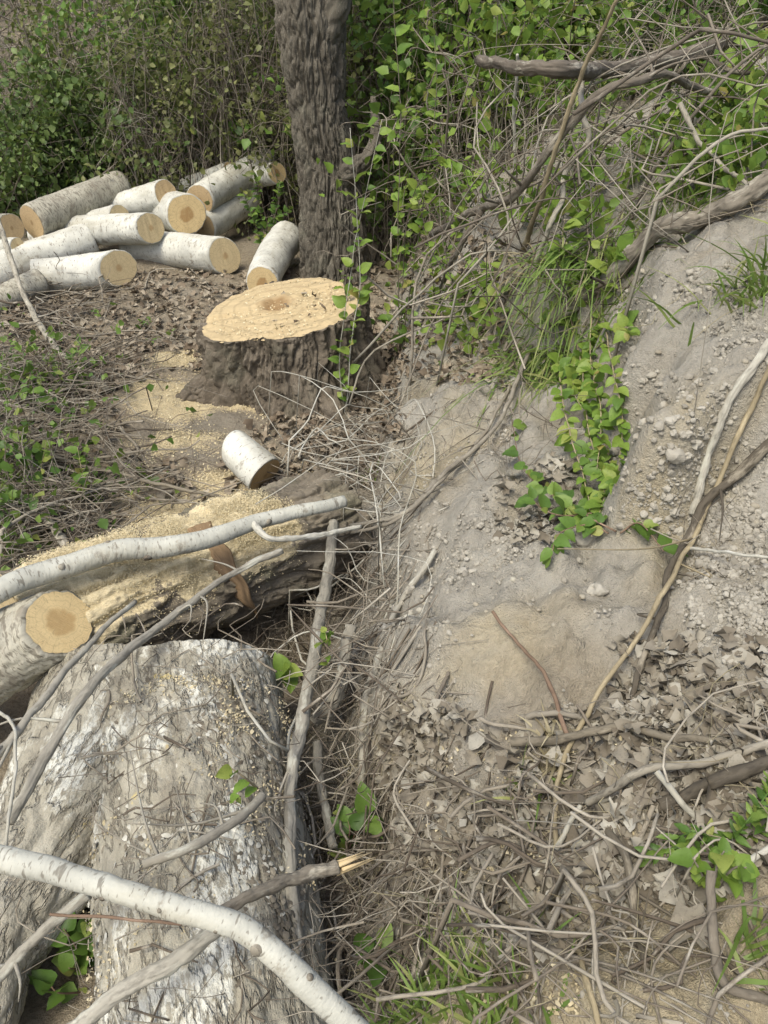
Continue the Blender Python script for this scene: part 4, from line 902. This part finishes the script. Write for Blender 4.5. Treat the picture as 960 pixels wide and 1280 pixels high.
# ------------------------------------------------------------------ twig tangles
def tangle(name, label, reg, n, mat, hmax, length, rad, r, cat='twigs', dirn=None, flat=.35, seg=9, curl=.2, pts=None, avoid=None):
    P = px_scatter(n, reg, r)[0] if pts is None else pts
    if avoid is not None: P = P[blobs(P[:, 0], P[:, 1], avoid) < r.uniform(.1, .8, len(P))]
    n = len(P); L = r.uniform(*length, n)[:, None]; d = r.normal(0, 1, (n, 3)); d[:, 2] *= flat
    if dirn is not None: d = d * .7 + np.array(dirn)
    d /= np.linalg.norm(d, axis=1)[:, None]; p = P + np.stack([0 * L[:, 0], 0 * L[:, 0], r.uniform(0, hmax, n)], -1)
    C = np.stack([p + d * L * q + r.normal(0, curl, (n, 3)) * L * np.array([1, 1, flat + .15]) * w for q, w in ((-.5, 0), (-.25, .5), (0, .8), (.25, .5), (.5, .6))], 1)
    Q = bspl(C, seg)
    if pts is None:
        g = terrain(Q[..., 0].ravel(), Q[..., 1].ravel()).reshape(n, seg) + .004; Q[..., 2] = np.maximum(Q[..., 2], g)
    ok = np.hypot(Q[..., 0] - STC[0], Q[..., 1] - STC[1]).min(1) > .56; Q = Q[ok]; n = len(Q)
    r0 = rad[0] + (rad[1] - rad[0]) * r.uniform(0, 1, n) ** 2.2
    mb = MB(); tubes(mb, Q, r0, r0 * .45, 5, r.uniform(0, 1, n))
    return tag(mb.build(name, M[mat]), label, cat, kind='stuff')
r2 = np.random.default_rng(5)
tangle('twig_tangle', 'tangle of thin grey vines and twigs along the foot of the bank', [(395,560,490,900,2.4),(380,880,490,1280,3),(420,440,500,600,.7)], 430, 'twig_mix', .15, (.15, .55), (.0014, .0055), r2)
tangle('twig_tangle', 'loose thin twigs lying among dead leaves on the lower bank', [(480,880,960,1280,3),(480,1000,760,1280,2)], 150, 'twig_mix', .045, (.10, .5), (.0012, .006), r2, curl=.14)
tangle('twig_tangle', 'dark brushwood twigs heaped left of the sawdust', [(0,480,150,720,3),(100,560,260,680,.8),(0,360,180,500,1.5)], 330, 'twig_mix', .14, (.25, .9), (.0018, .008), r2, dirn=(.9, .1, 0), flat=.15, avoid=SAW, curl=.12)
tangle('twig_tangle', 'grey dry vines tangled over the upper bank', [(560,200,960,300,2),(540,120,760,420,3.4),(600,60,960,200,1.8)], 260, 'twig_mix', .30, (.3, 1.1), (.0018, .006), r2, dirn=(.3, 0, .35), flat=.8, curl=.22)
tangle('dry_stems', 'fine dry grass stems on the bank and trunk side', [(560,380,700,520,1.2),(480,900,960,1280,1.5),(380,900,480,1250,2),(780,250,960,420,1)], 240, 'dry_grass', .05, (.08, .3), (.0006, .0014), r2, cat='dry grass')
tangle('twig_tangle', 'small twigs lying on leaf litter before the log pile', [(0,340,460,480,2),(150,480,470,620,2)], 200, 'twig_mix', .03, (.12, .6), (.0014, .006), r2, avoid=SAW)
def singles(name, label, cat, group, reg, n, mat, h, length, rad, r, dirn=(0, 0, 0), flat=.3, arch=0., curl=.1, seg=16):
    P = px_scatter(n, reg, r)[0]
    for i in range(n):
        L = r.uniform(*length); d = r.normal(0, 1, 3) * np.array([1, 1, flat]) * .7 + np.array(dirn); d /= np.linalg.norm(d)
        t = np.array([-.5, -.25, 0, .25, .5]); C = P[i] + d * (t * L)[:, None] + r.normal(0, curl, (5, 3)) * L * np.array([1, 1, .4]); C[:, 2] += r.uniform(*h) + arch * L * r.uniform(.5, 1.2) * (1 - 4 * t * t)
        Q = wig(spline(C, seg), .012 * min(1, L * 2), 9, int(r.integers(1, 999))); g = terrain(Q[:, 0], Q[:, 1]); Q[:, 2] = np.maximum(Q[:, 2], g + .004)
        if np.min(np.hypot(Q[:, 0] - STC[0], Q[:, 1] - STC[1])) < .62: continue
        r0 = rad[0] + (rad[1] - rad[0]) * r.uniform(0, 1) ** 1.7; k = int(r.integers(0, 2)); Q[-k, 2] = min(Q[-k, 2], g[-k] + .01) if arch == 0 else g[-k]
        mb = MB(); tube(mb, Q, np.linspace(r0, r0 * .4, seg), 7, .15, 60, seed=i)
        tag(mb.build(name, M[mat], None, Q[0]), label, cat, group)
singles('vine', 'thin bare grey vine arching through the upper bank thicket', 'vine', 'bare vines on the upper bank', [(560,130,960,320,3),(560,60,960,160,1.5),(520,240,720,440,2)], 48, 'twig_grey', (0, .2), (.7, 1.9), (.0025, .0085), r2, (.6, -.1, .4), .6, .28, .07)
singles('vine', 'thin bare grey vine looping along the gully by the pole end', 'vine', 'bare vines in the gully', [(410,560,520,700,3),(430,460,540,600,.6),(395,690,460,900,1.5)], 40, 'twig_pale', (.02, .22), (.3, .9), (.0018, .0045), r2, (.2, .5, .1), .5, .15, .14)
singles('twig', 'loose grey brown twig lying on lower bank leaf litter', 'twig', 'twigs on the lower bank', [(500,890,960,1270,3),(480,1020,780,1270,2)], 70, 'twig_mix', (.005, .04), (.15, .55), (.002, .006), r2, (.3, .3, 0), .2, 0., .09)
tangle('twig_tangle', 'dry twigs fallen between the felled log and forked trunk', [(270,740,410,860,1)], 110, 'twig_mix', .10, (.1, .45), (.001, .0045), r2)
singles('stick', 'dry dark stick lying among brushwood left of sawdust', 'stick', 'sticks in the brushwood', [(0,500,150,710,3),(60,560,260,680,1),(0,370,170,480,1)], 36, 'twig_mix', (.02, .12), (.3, .9), (.003, .009), r2, (.9, .1, 0), .15, 0., .06)
P, u, a = on_log(TA, TB, TRA, TRB, 150, (.03, .98), (.1, .7), r2, .016)
tangle('twig_tangle', 'fine twigs and dry stems littering the forked trunk', None, 0, 'twig_mix', .02, (.05, .32), (.0008, .004), r2, pts=P, flat=.25)
tangle('root_hairs', 'fine roots hanging out of the eroded tan bank face', [(490,410,640,600,3),(620,440,720,600,2),(860,640,900,760,.6)], 120, 'twig_mix', .02, (.10, .35), (.0008, .0025), r2, dirn=(-.2, -.3, -.7), flat=.6, cat='roots')

# ------------------------------------------------------------------ leafy plants (each leaf a part)
LMESH = {}
def leaf_mesh(kind, mat, q):
    k = (kind, mat, q)
    if k not in LMESH:
        tV, tF = leaf_template(kind, 7, .3, .15 + .12 * q, q, 5); b = MB(); b.add(tV, tF); me = b.mesh('leaf'); me.materials.append(M[mat]); LMESH[k] = me
    return LMESH[k]
def put_leaf(root, org, p, d, size, kind, mat, r):
    o = bpy.data.objects.new('leaf', leaf_mesh(kind, mat, int(r.integers(0, 3)))); COL.objects.link(o); o.parent = root
    d = np.array(d) / (np.linalg.norm(d) + 1e-9)
    up = Vector((r.normal(0, .45), r.normal(-.35, .4), 1)).normalized(); x = Vector(d); y = up.cross(x).normalized(); z = x.cross(y)
    from mathutils import Matrix
    m = Matrix((x, y, z)).transposed().to_4x4(); o.matrix_local = Matrix.Translation(Vector(p - org)) @ m @ Matrix.Scale(size, 4)
def plant(name, label, stems, nleaf, size, kind, mat, stemmat, cat='plant', r=None, rs=(.003, .0012), absd=None, out=.8, group=None, tipbias=.1):
    """stems: lists of 3-D points. leaves in alternate pairs along them"""
    r = r or rng; org = np.array(stems[0][0]); root = thing(name, label, cat, org, group)
    Ls = [np.sum(np.linalg.norm(np.diff(np.array(s_), axis=0), axis=1)) for s_ in stems]; tot = sum(Ls)
    for s_, L in zip(stems, Ls):
        n = 28; Q = wig(spline(s_, n), .006, 8, int(r.integers(1, 99))); mb = MB(); tube(mb, Q, np.linspace(rs[0], rs[1], n), 6, seed=int(r.integers(1, 60))); mb.build('stem', M[stemmat], root, org)
        k = max(2, int(nleaf * L / tot))
        for i in range(k):
            t = tipbias + (1 - tipbias) * (i + r.uniform(0, 1)) / k; j = min(n - 2, int(t * (n - 1))); T = Q[j + 1] - Q[j]; T /= np.linalg.norm(T) + 1e-9
            d = r.normal(0, 1, 3); d[2] = d[2] * .5 + .1; d -= T * d.dot(T) * .7; d = d / np.linalg.norm(d) * out + T * .5
            put_leaf(root, org, Q[j] + T * .0, d, size * np.clip(r.normal(1, .28), .45, 1.6), kind, mat, r)
    return root
def PX(px, py, y):
    d = ray(px, py); t = y / d[1]; return d * t + np.array([0, 0, CAM_H])
r3 = np.random.default_rng(21)
# sapling shoots between the standing tree and the thicket: their feet on the ground by the stump
def shoots(label, foot, lists, y, **kw):
    f = G(*foot); plant('leafy_shoot', label, [[f] + [PX(a, b, f[1] + dy) for a, b, dy in l] for l in lists], r=r3, **kw)
shoots('slender sapling with yellow green leaves climbing beside the standing tree', (432,520), [[(425,440,.0),(445,300,.05),(478,150,.1)], [(440,420,0),(450,340,.02),(438,160,.0)]], 0, nleaf=60, size=.055, kind='ovate', mat='leaf_spring', stemmat='twig_pale')
shoots('tall thin sapling of yellow green leaves right of the standing tree', (500,440), [[(497,300,.0),(500,150,.0),(492,0,.05),(490,-80,.1)], [(530,250,0),(545,120,.05),(540,-20,.1)], [(512,260,0),(560,200,-.05),(600,230,-.1)]], 0, nleaf=150, size=.056, kind='ovate', mat='leaf_spring', stemmat='twig_dark', group=None)
shoots('leafy green shoots crowding the thicket base behind the arching vine', (545,400), [[(560,330,.0),(580,260,.0),(590,230,0)], [(600,340,.0),(640,300,0)], [(540,330,0),(520,240,.1)], [(570,380,-.1),(610,370,-.1)]], 0, nleaf=120, size=.046, kind='ovate', mat='leaf_spring', stemmat='twig_dark')
shoots('small bright leafy sprig growing against the stump side', (455,470), [[(440,420,-.05),(432,370,-.1),(425,335,-.1)], [(470,400,-.05),(490,405,0)], [(450,380,-.1),(460,360,-.1)]], 0, nleaf=34, size=.055, kind='ovate', mat='leaf_spring', stemmat='twig_dark')
shoots('bright green leafy bush sprig among the pile logs by tree', (335,320), [[(325,260,.0),(318,215,.0)], [(345,260,0),(350,225,.0)], [(335,280,.0),(370,260,0)], [(318,280,0),(305,240,0)]], 0, nleaf=110, size=.05, kind='ovate', mat='leaf_mid', stemmat='twig_dark')
# trailing plant on the mound edge
def bank_stem(l): return [G(a, b, h) for a, b, h in l]
plant('trailing_plant', 'trailing plant of oval green leaves hanging over the clay mound edge',
      [bank_stem([(722,425,.05),(728,480,.07),(735,540,.07),(755,600,.06),(750,640,.04)]), bank_stem([(735,430,.04),(745,500,.07),(765,580,.06),(770,610,.05)]), bank_stem([(720,440,.05),(715,490,.08),(728,520,.08)]), bank_stem([(755,425,.04),(770,480,.08),(778,530,.08),(772,590,.06)]), bank_stem([(700,430,.05),(700,480,.09),(712,540,.09),(735,600,.08),(742,660,.06)]), bank_stem([(740,400,.1),(738,450,.1),(752,520,.1),(748,580,.09)])],
      290, .040, 'ovate', 'leaf_spring', 'twig_tan', r=r3)
plant('trailing_plant', 'low plant with glossy dark green leaves below the trailing plant',
      [bank_stem([(770,665,.03),(730,640,.06),(690,610,.07),(655,575,.06),(640,525,.05)]), bank_stem([(760,665,.03),(735,650,.06),(700,665,.06),(690,695,.05)]), bank_stem([(775,668,.03),(800,655,.05),(830,690,.05)]), bank_stem([(740,640,.05),(690,640,.07),(660,600,.08)])],
      80, .046, 'ovate', 'leaf_mid', 'twig_red', r=r3)
plant('bank_sapling', 'yellow green leafy seedling rising from the grass of the ledge', [bank_stem([(735,430,.02),(750,395,.08),(760,360,.16)]), bank_stem([(720,430,.02),(715,390,.12),(722,355,.2)]), bank_stem([(745,440,.03),(775,420,.08),(790,430,.08)]), bank_stem([(728,425,.03),(700,400,.1),(690,390,.14)])], 62, .052, 'ovate', 'leaf_spring', 'twig_tan', r=r3)
plant('bank_sapling', 'seedling with yellowish leaves growing above the weathered bank branch', [bank_stem([(735,380,.02),(728,340,.12),(722,300,.2)]), bank_stem([(735,380,.02),(765,340,.14),(780,320,.16)]), bank_stem([(735,380,.02),(700,330,.16),(705,280,.28)])], 44, .06, 'ovate', 'leaf_spring', 'twig_tan', r=r3)
plant('leafy_plant', 'yellow green leafy plant on the lower bank beside pale stick', [bank_stem([(890,1125,.0),(880,1090,.06),(865,1080,.09)]), bank_stem([(890,1125,0),(915,1090,.07),(930,1095,.08)]), bank_stem([(890,1125,0),(895,1075,.09),(905,1060,.12)])], 34, .029, 'round', 'leaf_spring', 'twig_grey', r=r3)
plant('ferny_plant', 'feathery mid green plant behind the yellow green leafy plant', [bank_stem([(900,1070,.0),(850,1065,.05),(810,1070,.04)]), bank_stem([(900,1065,0),(930,1035,.06),(960,1000,.06)]), bank_stem([(900,1065,0),(870,1045,.06),(840,1050,.06)]), bank_stem([(930,1060,0),(960,1030,.06)])], 150, .024, 'lance', 'leaf_mid', 'leaf_mid', r=r3)
plant('bramble', 'dark green bramble leaves in the gap of the forked trunk', [[At(110,1215,.0), At(95,1180,.12), At(80,1160,.18)], [At(110,1215,.0), At(110,1165,.14), At(120,1140,.2)], [At(110,1215,.0), At(85,1210,.12)], [At(120,1240,.0), At(75,1240,.1), At(60,1225,.12)]], 30, .046, 'round', 'leaf_mid', 'twig_red', r=r3)
plant('bramble', 'green leaves growing in shade between trunk and bank', [bank_stem([(430,1070,.0),(435,1030,.1),(425,1005,.16)]), bank_stem([(430,1070,0),(455,1010,.12),(465,1020,.14)])], 18, .06, 'ovate', 'leaf_mid', 'twig_red', r=r3)
plant('bramble', 'few green leaves beside the broken stick splinters', [bank_stem([(460,1170,.0),(455,1155,.1)]), bank_stem([(470,1190,0),(475,1170,.06)])], 7, .055, 'ovate', 'leaf_mid', 'twig_red', r=r3)
plant('leafy_sprig', 'small bright sprig beside the upright mottled stick', [bank_stem([(410,830,.2),(408,805,.3),(405,790,.33)])], 8, .045, 'ovate', 'leaf_spring', 'twig_tan', r=r3)
plant('leafy_sprig', 'small yellow green sprig behind the forked trunk', [bank_stem([(372,852,.15),(358,838,.25),(350,832,.28)])], 8, .045, 'round', 'leaf_spring', 'twig_tan', r=r3)
plant('leafy_sprig', 'tiny green sprig on the peeling bark', [[At(322,985,.5), At(305,970,.56), At(290,960,.58)], [At(300,995,.52), At(285,1000,.56)]], 7, .03, 'ovate', 'leaf_spring', 'twig_tan', r=r3)
for k, (lab, foot, w) in enumerate((('broad patch of nettle like green plants beside brushwood', (30,560), 1.), ('low green plants at the edge of brushwood below pile', (60,480), 1.), ('pale green leafy weeds beneath the dark brushwood', (70,620), .8))):
    st = []
    for i in range(9):
        a = foot[0] + r3.uniform(-70, 70) * w; b = foot[1] + r3.uniform(-35, 35) * w; p = G(a, b); e = p + np.array([r3.normal(0, .08), r3.normal(0, .08), r3.uniform(.1, .28)]); st.append([p, (p + e) / 2 + r3.normal(0, .02, 3), e])
    plant('weed_patch', lab, st, 95, .042, 'ovate', 'leaf_mid' if k != 2 else 'leaf_spring', 'twig_tan', r=r3, rs=(.002, .001))
plant('leafy_sprig', 'tiny green weeds on litter before the lowest pile log', [[G(195,430), G(190,425,.05), G(200,420,.07)], [G(180,400), G(175,395,.08)], [G(130,400), G(120,392,.08)], [G(210,415), G(215,410,.06)]], 26, .03, 'lance', 'leaf_mid', 'twig_tan', r=r3)

# grass tufts
def tuft(label, px, py, n, h, mat, r, spread=.05, lean=(0, 0, 0), droop=.5, hang=0.0):
    c = G(px, py); mb = MB(); k = 7; t = np.linspace(0, 1, k)
    for i in range(n):
        p = c + np.array([r.normal(0, spread), r.normal(0, spread), 0]); p[2] = float(terrain(p[0], p[1])) - .005
        d = np.array([r.normal(0, .45), r.normal(0, .45), 1.]) + np.array(lean); d /= np.linalg.norm(d); L = h * r.uniform(.5, 1.15)
        side = np.array([d[0], d[1], 0]) + r.normal(0, .2, 3); side[2] = 0
        Q = p + d * (t * L)[:, None] + side * (t ** 2 * L * .3)[:, None]; Q[:, 2] -= droop * L * (t ** 2.2) * r.uniform(.3, 1.2) + hang * t ** 1.5 * L
        Q[:, 2] = np.maximum(Q[:, 2], terrain(Q[:, 0], Q[:, 1]) + .006)
        w = np.cross(d, r.normal(0, 1, 3)); w /= np.linalg.norm(w); wd = .0042 * (1 - t ** 2 * .92)[:, None]
        V = np.stack([Q - w * wd, Q + w * wd], 1).reshape(-1, 3); mb.add(V, grid_faces(k, 2, False), None, r.uniform(0, 1))
    return tag(mb.build('grass_tuft', M[mat], None, c), label, 'grass')
tuft('long drooping green grass tuft on the brow above trailing plant', 690, 420, 300, .40, 'grass', r3, .10, (-.25, -.7, 0), .7, .5)
tuft('thick grass clump crowning the ledge behind the trailing plant', 735, 408, 150, .26, 'grass', r3, .09, (-.1, -.5, 0), .6, .3)
tuft('yellowing grass clump on the ledge left of hanging tuft', 640, 425, 90, .26, 'dry_grass', r3, .07, (-.3, -.5, 0), .6, .35)
tuft('narrow tuft of hanging grass left of the trailing plant', 665, 430, 70, .28, 'grass', r3, .05, (-.2, -.6, 0), .6, .5)
tuft('bright green grass tuft at the foot of the bank by pole end', 545, 1250, 150, .17, 'grass', r3, .06, (-.1, .1, 0), .4)
tuft('thin green grass blades beside chips below the leaf litter', 620, 1260, 60, .13, 'grass', r3, .05, (0, .2, 0), .4)
tuft('small grass tuft in the dead leaves below the stalk fork', 690, 925, 36, .10, 'dry_grass', r3, .02, (0, 0, 0), .6)
tuft('sparse grass in the dead leaves near the grey stick', 640, 1000, 36, .12, 'grass', r3, .02, (.4, 0, 0), .7)
tuft('grass tuft with dry blades at the edge of clay mound', 945, 360, 90, .22, 'grass', r3, .06, (-.5, -.3, 0), .6)
tuft('grass blades lying at lower bank edge near the bare stem', 940, 1200, 30, .18, 'grass', r3, .02, (.3, .2, 0), .6)
tuft('dry straw coloured grass caught behind the trunk and stick', 345, 1040, 80, .16, 'dry_grass', r3, .07, (0, 0, .3), .5)
tuft('green moss like grass clump under the vine by pole tip', 462, 610, 60, .07, 'grass', r3, .02, (0, 0, 0), .3)
tuft('broad green grass clump above the bank branch', 835, 265, 90, .2, 'grass', r3, .07, (0, -.2, 0), .4)
tuft('short grass clump on the bank under the fallen branch', 880, 235, 60, .22, 'leaf_mid', r3, .05, (0, -.2, 0), .3)

# ------------------------------------------------------------------ thicket behind
def bush(name, label, cx, cy, rx, ry, h, nstem, nleaf, size, leafmat, stemmat, r, group='bushes of the thicket', kinds=('ovate', 'round'), rad=(.003, .010), lean=(0, 0)):
    gz = float(terrain(cx, cy)); org = np.array([cx, cy, gz]); root = thing(name, label, 'bush', org, group)
    n = nstem; a = r.uniform(0, 6.28, n); q = np.sqrt(r.uniform(0, 1, n)); x, y = cx + rx * q * np.cos(a) * .8, cy + ry * q * np.sin(a) * .8
    p0 = np.stack([x, y, terrain(x, y) - .03], -1); H = h * r.uniform(.45, 1.1, n)
    e = p0 + np.stack([r.normal(0, .4, n) * rx + lean[0], r.normal(0, .4, n) * ry + lean[1], H], -1)
    m1 = p0 * .65 + e * .35 + r.normal(0, .10, (n, 3)) * np.array([1, 1, .3]); m2 = p0 * .3 + e * .7 + r.normal(0, .14, (n, 3)) * np.array([1, 1, .3]); m2[:, 2] += .10 * H
    k = 12; Q = bspl(np.stack([p0, m1, m2, e], 1), k); r0 = r.uniform(*rad, n)
    mb = MB(); tubes(mb, Q, r0, r0 * .3, 5, r.uniform(0, 1, n)); pts = [Q[:, 2:].reshape(-1, 3)]
    for _ in range(6):
        j = r.integers(2, k - 1, n); b = Q[np.arange(n), j]; d = r.normal(0, 1, (n, 3)) * np.array([1, 1, .7]); d /= np.linalg.norm(d, axis=1)[:, None]; L = r.uniform(.15, .6, n)[:, None]
        tw = bspl(np.stack([b, b + d * L * .35 + r.normal(0, .025, (n, 3)), b + d * L * .7 + r.normal(0, .035, (n, 3)), b + d * L + r.normal(0, .05, (n, 3)) - np.array([0, 0, .08])], 1), 8)
        tubes(mb, tw, r0 * .45, r0 * .12 + .0004, 4, r.uniform(0, 1, n)); pts.append(tw[:, 1:].reshape(-1, 3))
    mb.build('stems', M[stemmat], root, org)
    if nleaf:
        A = np.concatenate(pts); w = .12 + 2.0 * (fbm(A * 3.2, 2, int(r.integers(1, 99))) > .52); idx = r.choice(len(A), nleaf, p=w / w.sum())
        C = A[idx] + r.normal(0, .05, (nleaf, 3)); C[:, 2] = np.maximum(C[:, 2], gz + .02)
        lb = MB(); scatter_leaves(lb, C, size, r, kinds); lb.build('foliage', M[leafmat], root, org)
    return root
rb = np.random.default_rng(77)
B_ = lambda px, py, y: PX(px, py, y)[0]
bush('bush', 'dark green bramble bush at far end of the log pile', -3.7, 7.4, .8, .5, .75, 70, 9000, .042, 'leaf_dark', 'twig_dark', rb)
bush('bush', 'dark green leafy bush behind the mottled thick log', -2.6, 7.5, .8, .5, 1.15, 80, 11000, .040, 'leaf_dark', 'twig_dark', rb)
bush('bush', 'mid green bush with loose twigs behind the pile middle', -1.7, 7.9, .6, .5, 1.9, 80, 7500, .040, 'leaf_mid', 'twig_dark', rb)
bush('bush', 'leafless brown tangle of thin stems left of standing tree', -1.0, 7.5, .6, .5, 2.2, 150, 3000, .036, 'leaf_olive', 'twig_mix', rb, rad=(.002, .007))
bush('bush', 'dry twiggy shrub with few olive leaves behind slim log', -1.8, 7.2, .5, .3, 1.6, 80, 2200, .036, 'leaf_olive', 'twig_mix', rb, rad=(.002, .007))
bush('bush', 'twiggy olive shrub growing behind the standing tree', -.3, 7.2, .6, .5, 2.4, 110, 5000, .040, 'leaf_olive', 'twig_dark', rb)
bush('bush', 'dense twiggy thicket bush right of the standing tree', .25, 6.4, .45, .5, 1.9, 70, 3600, .055, 'leaf_mid', 'twig_dark', rb)
bush('bush', 'bright spring green bush above the fallen branch', .9, 6.8, .6, .5, 2.0, 50, 6000, .065, 'leaf_spring', 'twig_dark', rb)
bush('bush', 'tangled shrub with bright leaves beneath the arching vine', .55, 5.6, .4, .45, 1.1, 40, 1500, .052, 'leaf_spring', 'twig_mix', rb)
bush('bush', 'fresh green bush at the top of bank over fallen branch', 1.9, 7.2, .7, .5, 1.3, 45, 5500, .062, 'leaf_spring', 'twig_dark', rb)
bush('bush', 'low green shrub on the upper bank under grey vines', 1.55, 5.1, .35, .35, .5, 50, 2600, .040, 'leaf_mid', 'twig_mix', rb)
bush('bush', 'low leafy shrub at the crest beside bent dark twig', 2.2, 5.4, .4, .4, .45, 50, 2800, .042, 'leaf_mid', 'twig_mix', rb)
bush('bush', 'dark thicket bush deep behind the sapling leaves', .3, 8.2, 1.0, .6, 2.8, 110, 11000, .05, 'leaf_mid', 'twig_dark', rb)
bush('bush', 'dark backdrop bush deep behind the twig tangle', -1.2, 9.0, 1.2, .7, 2.9, 130, 14000, .048, 'leaf_dark', 'twig_dark', rb)
bush('bush', 'green backdrop bush beyond the spring green bush', 1.8, 8.8, 1.1, .7, 2.4, 100, 11000, .05, 'leaf_mid', 'twig_dark', rb)
bush('bush', 'grey dry brush shrub beyond the dark bramble', -4.3, 9.2, 1.2, .7, 1.1, 120, 1600, .045, 'leaf_olive', 'twig_mix', rb)
bush('bush', 'loose dry shrub beyond the dark leafy bush', -2.7, 9.3, 1.0, .6, 1.7, 130, 4500, .045, 'leaf_olive', 'twig_mix', rb)
for lab, a, b, h_ in (('low leafy brushwood heap beside the pile foot', 45, 500, .28), ('brushwood heap with fresh leaves next to short thick stick', 25, 590, .30), ('grey brushwood mound with weeds above the sawn limb', 60, 660, .22)):
    p = G(a, b); bush('brush_heap', lab, p[0], p[1], .38, .22, h_, 46, 520, .036, 'leaf_mid', 'twig_mix', rb, group=None, rad=(.002, .006))
# dry brush on the slope far behind: nobody could count it
mb = MB(); n = 4200; x = rb.uniform(-10, 7, n); y = rb.uniform(9.8, 15, n); L = rb.uniform(.4, 1.4, n)[:, None]; d = np.stack([rb.normal(0, .7, n), rb.normal(0, .5, n), rb.uniform(.1, 1.1, n)], -1); d /= np.linalg.norm(d, axis=1)[:, None]
p = np.stack([x, y, smooth_terrain(x, y) + rb.uniform(-.05, .4, n)], -1)
tubes(mb, bspl(np.stack([p, p + d * L * .5 + rb.normal(0, .1, (n, 3)), p + d * L + rb.normal(0, .15, (n, 3))], 1), 6), np.full(n, .009), np.full(n, .003), 4)
tag(mb.build('dry_brush', M['twig_grey']), 'grey dry brushwood covering the slope far behind', 'brush', kind='stuff')
mb = MB(); n = 16000; x = rb.uniform(-10, 8, n); y = rb.uniform(9.8, 16, n); C = np.stack([x, y, smooth_terrain(x, y) + rb.uniform(0, .8, n) ** 1.5], -1)
C = C[fbm(C * 1.1, 3, 8) > rb.uniform(.4, .65, n)]; scatter_leaves(mb, C, .075, rb)
tag(mb.build('far_foliage', M['leaf_dark']), 'dark green ground cover on the slope far behind', 'foliage', kind='stuff')
# low ground cover on the upper bank
mb = MB(); P, _, _ = px_scatter(11000, [(620,0,960,80,3),(700,80,960,260,2.4),(560,220,760,400,1.3),(480,320,640,450,.35)], rb); P = P + np.stack([rb.normal(0, .03, len(P)), rb.normal(0, .03, len(P)), rb.uniform(0, .22, len(P)) ** 1.0], -1)
P = P[fbm(P * 3.5, 3, 18) > rb.uniform(.42, .62, len(P))]; scatter_leaves(mb, P, .042, rb)
tag(mb.build('ground_cover', M['leaf_spring']), 'small leafed green ground cover on the upper bank', 'ground cover', kind='stuff')
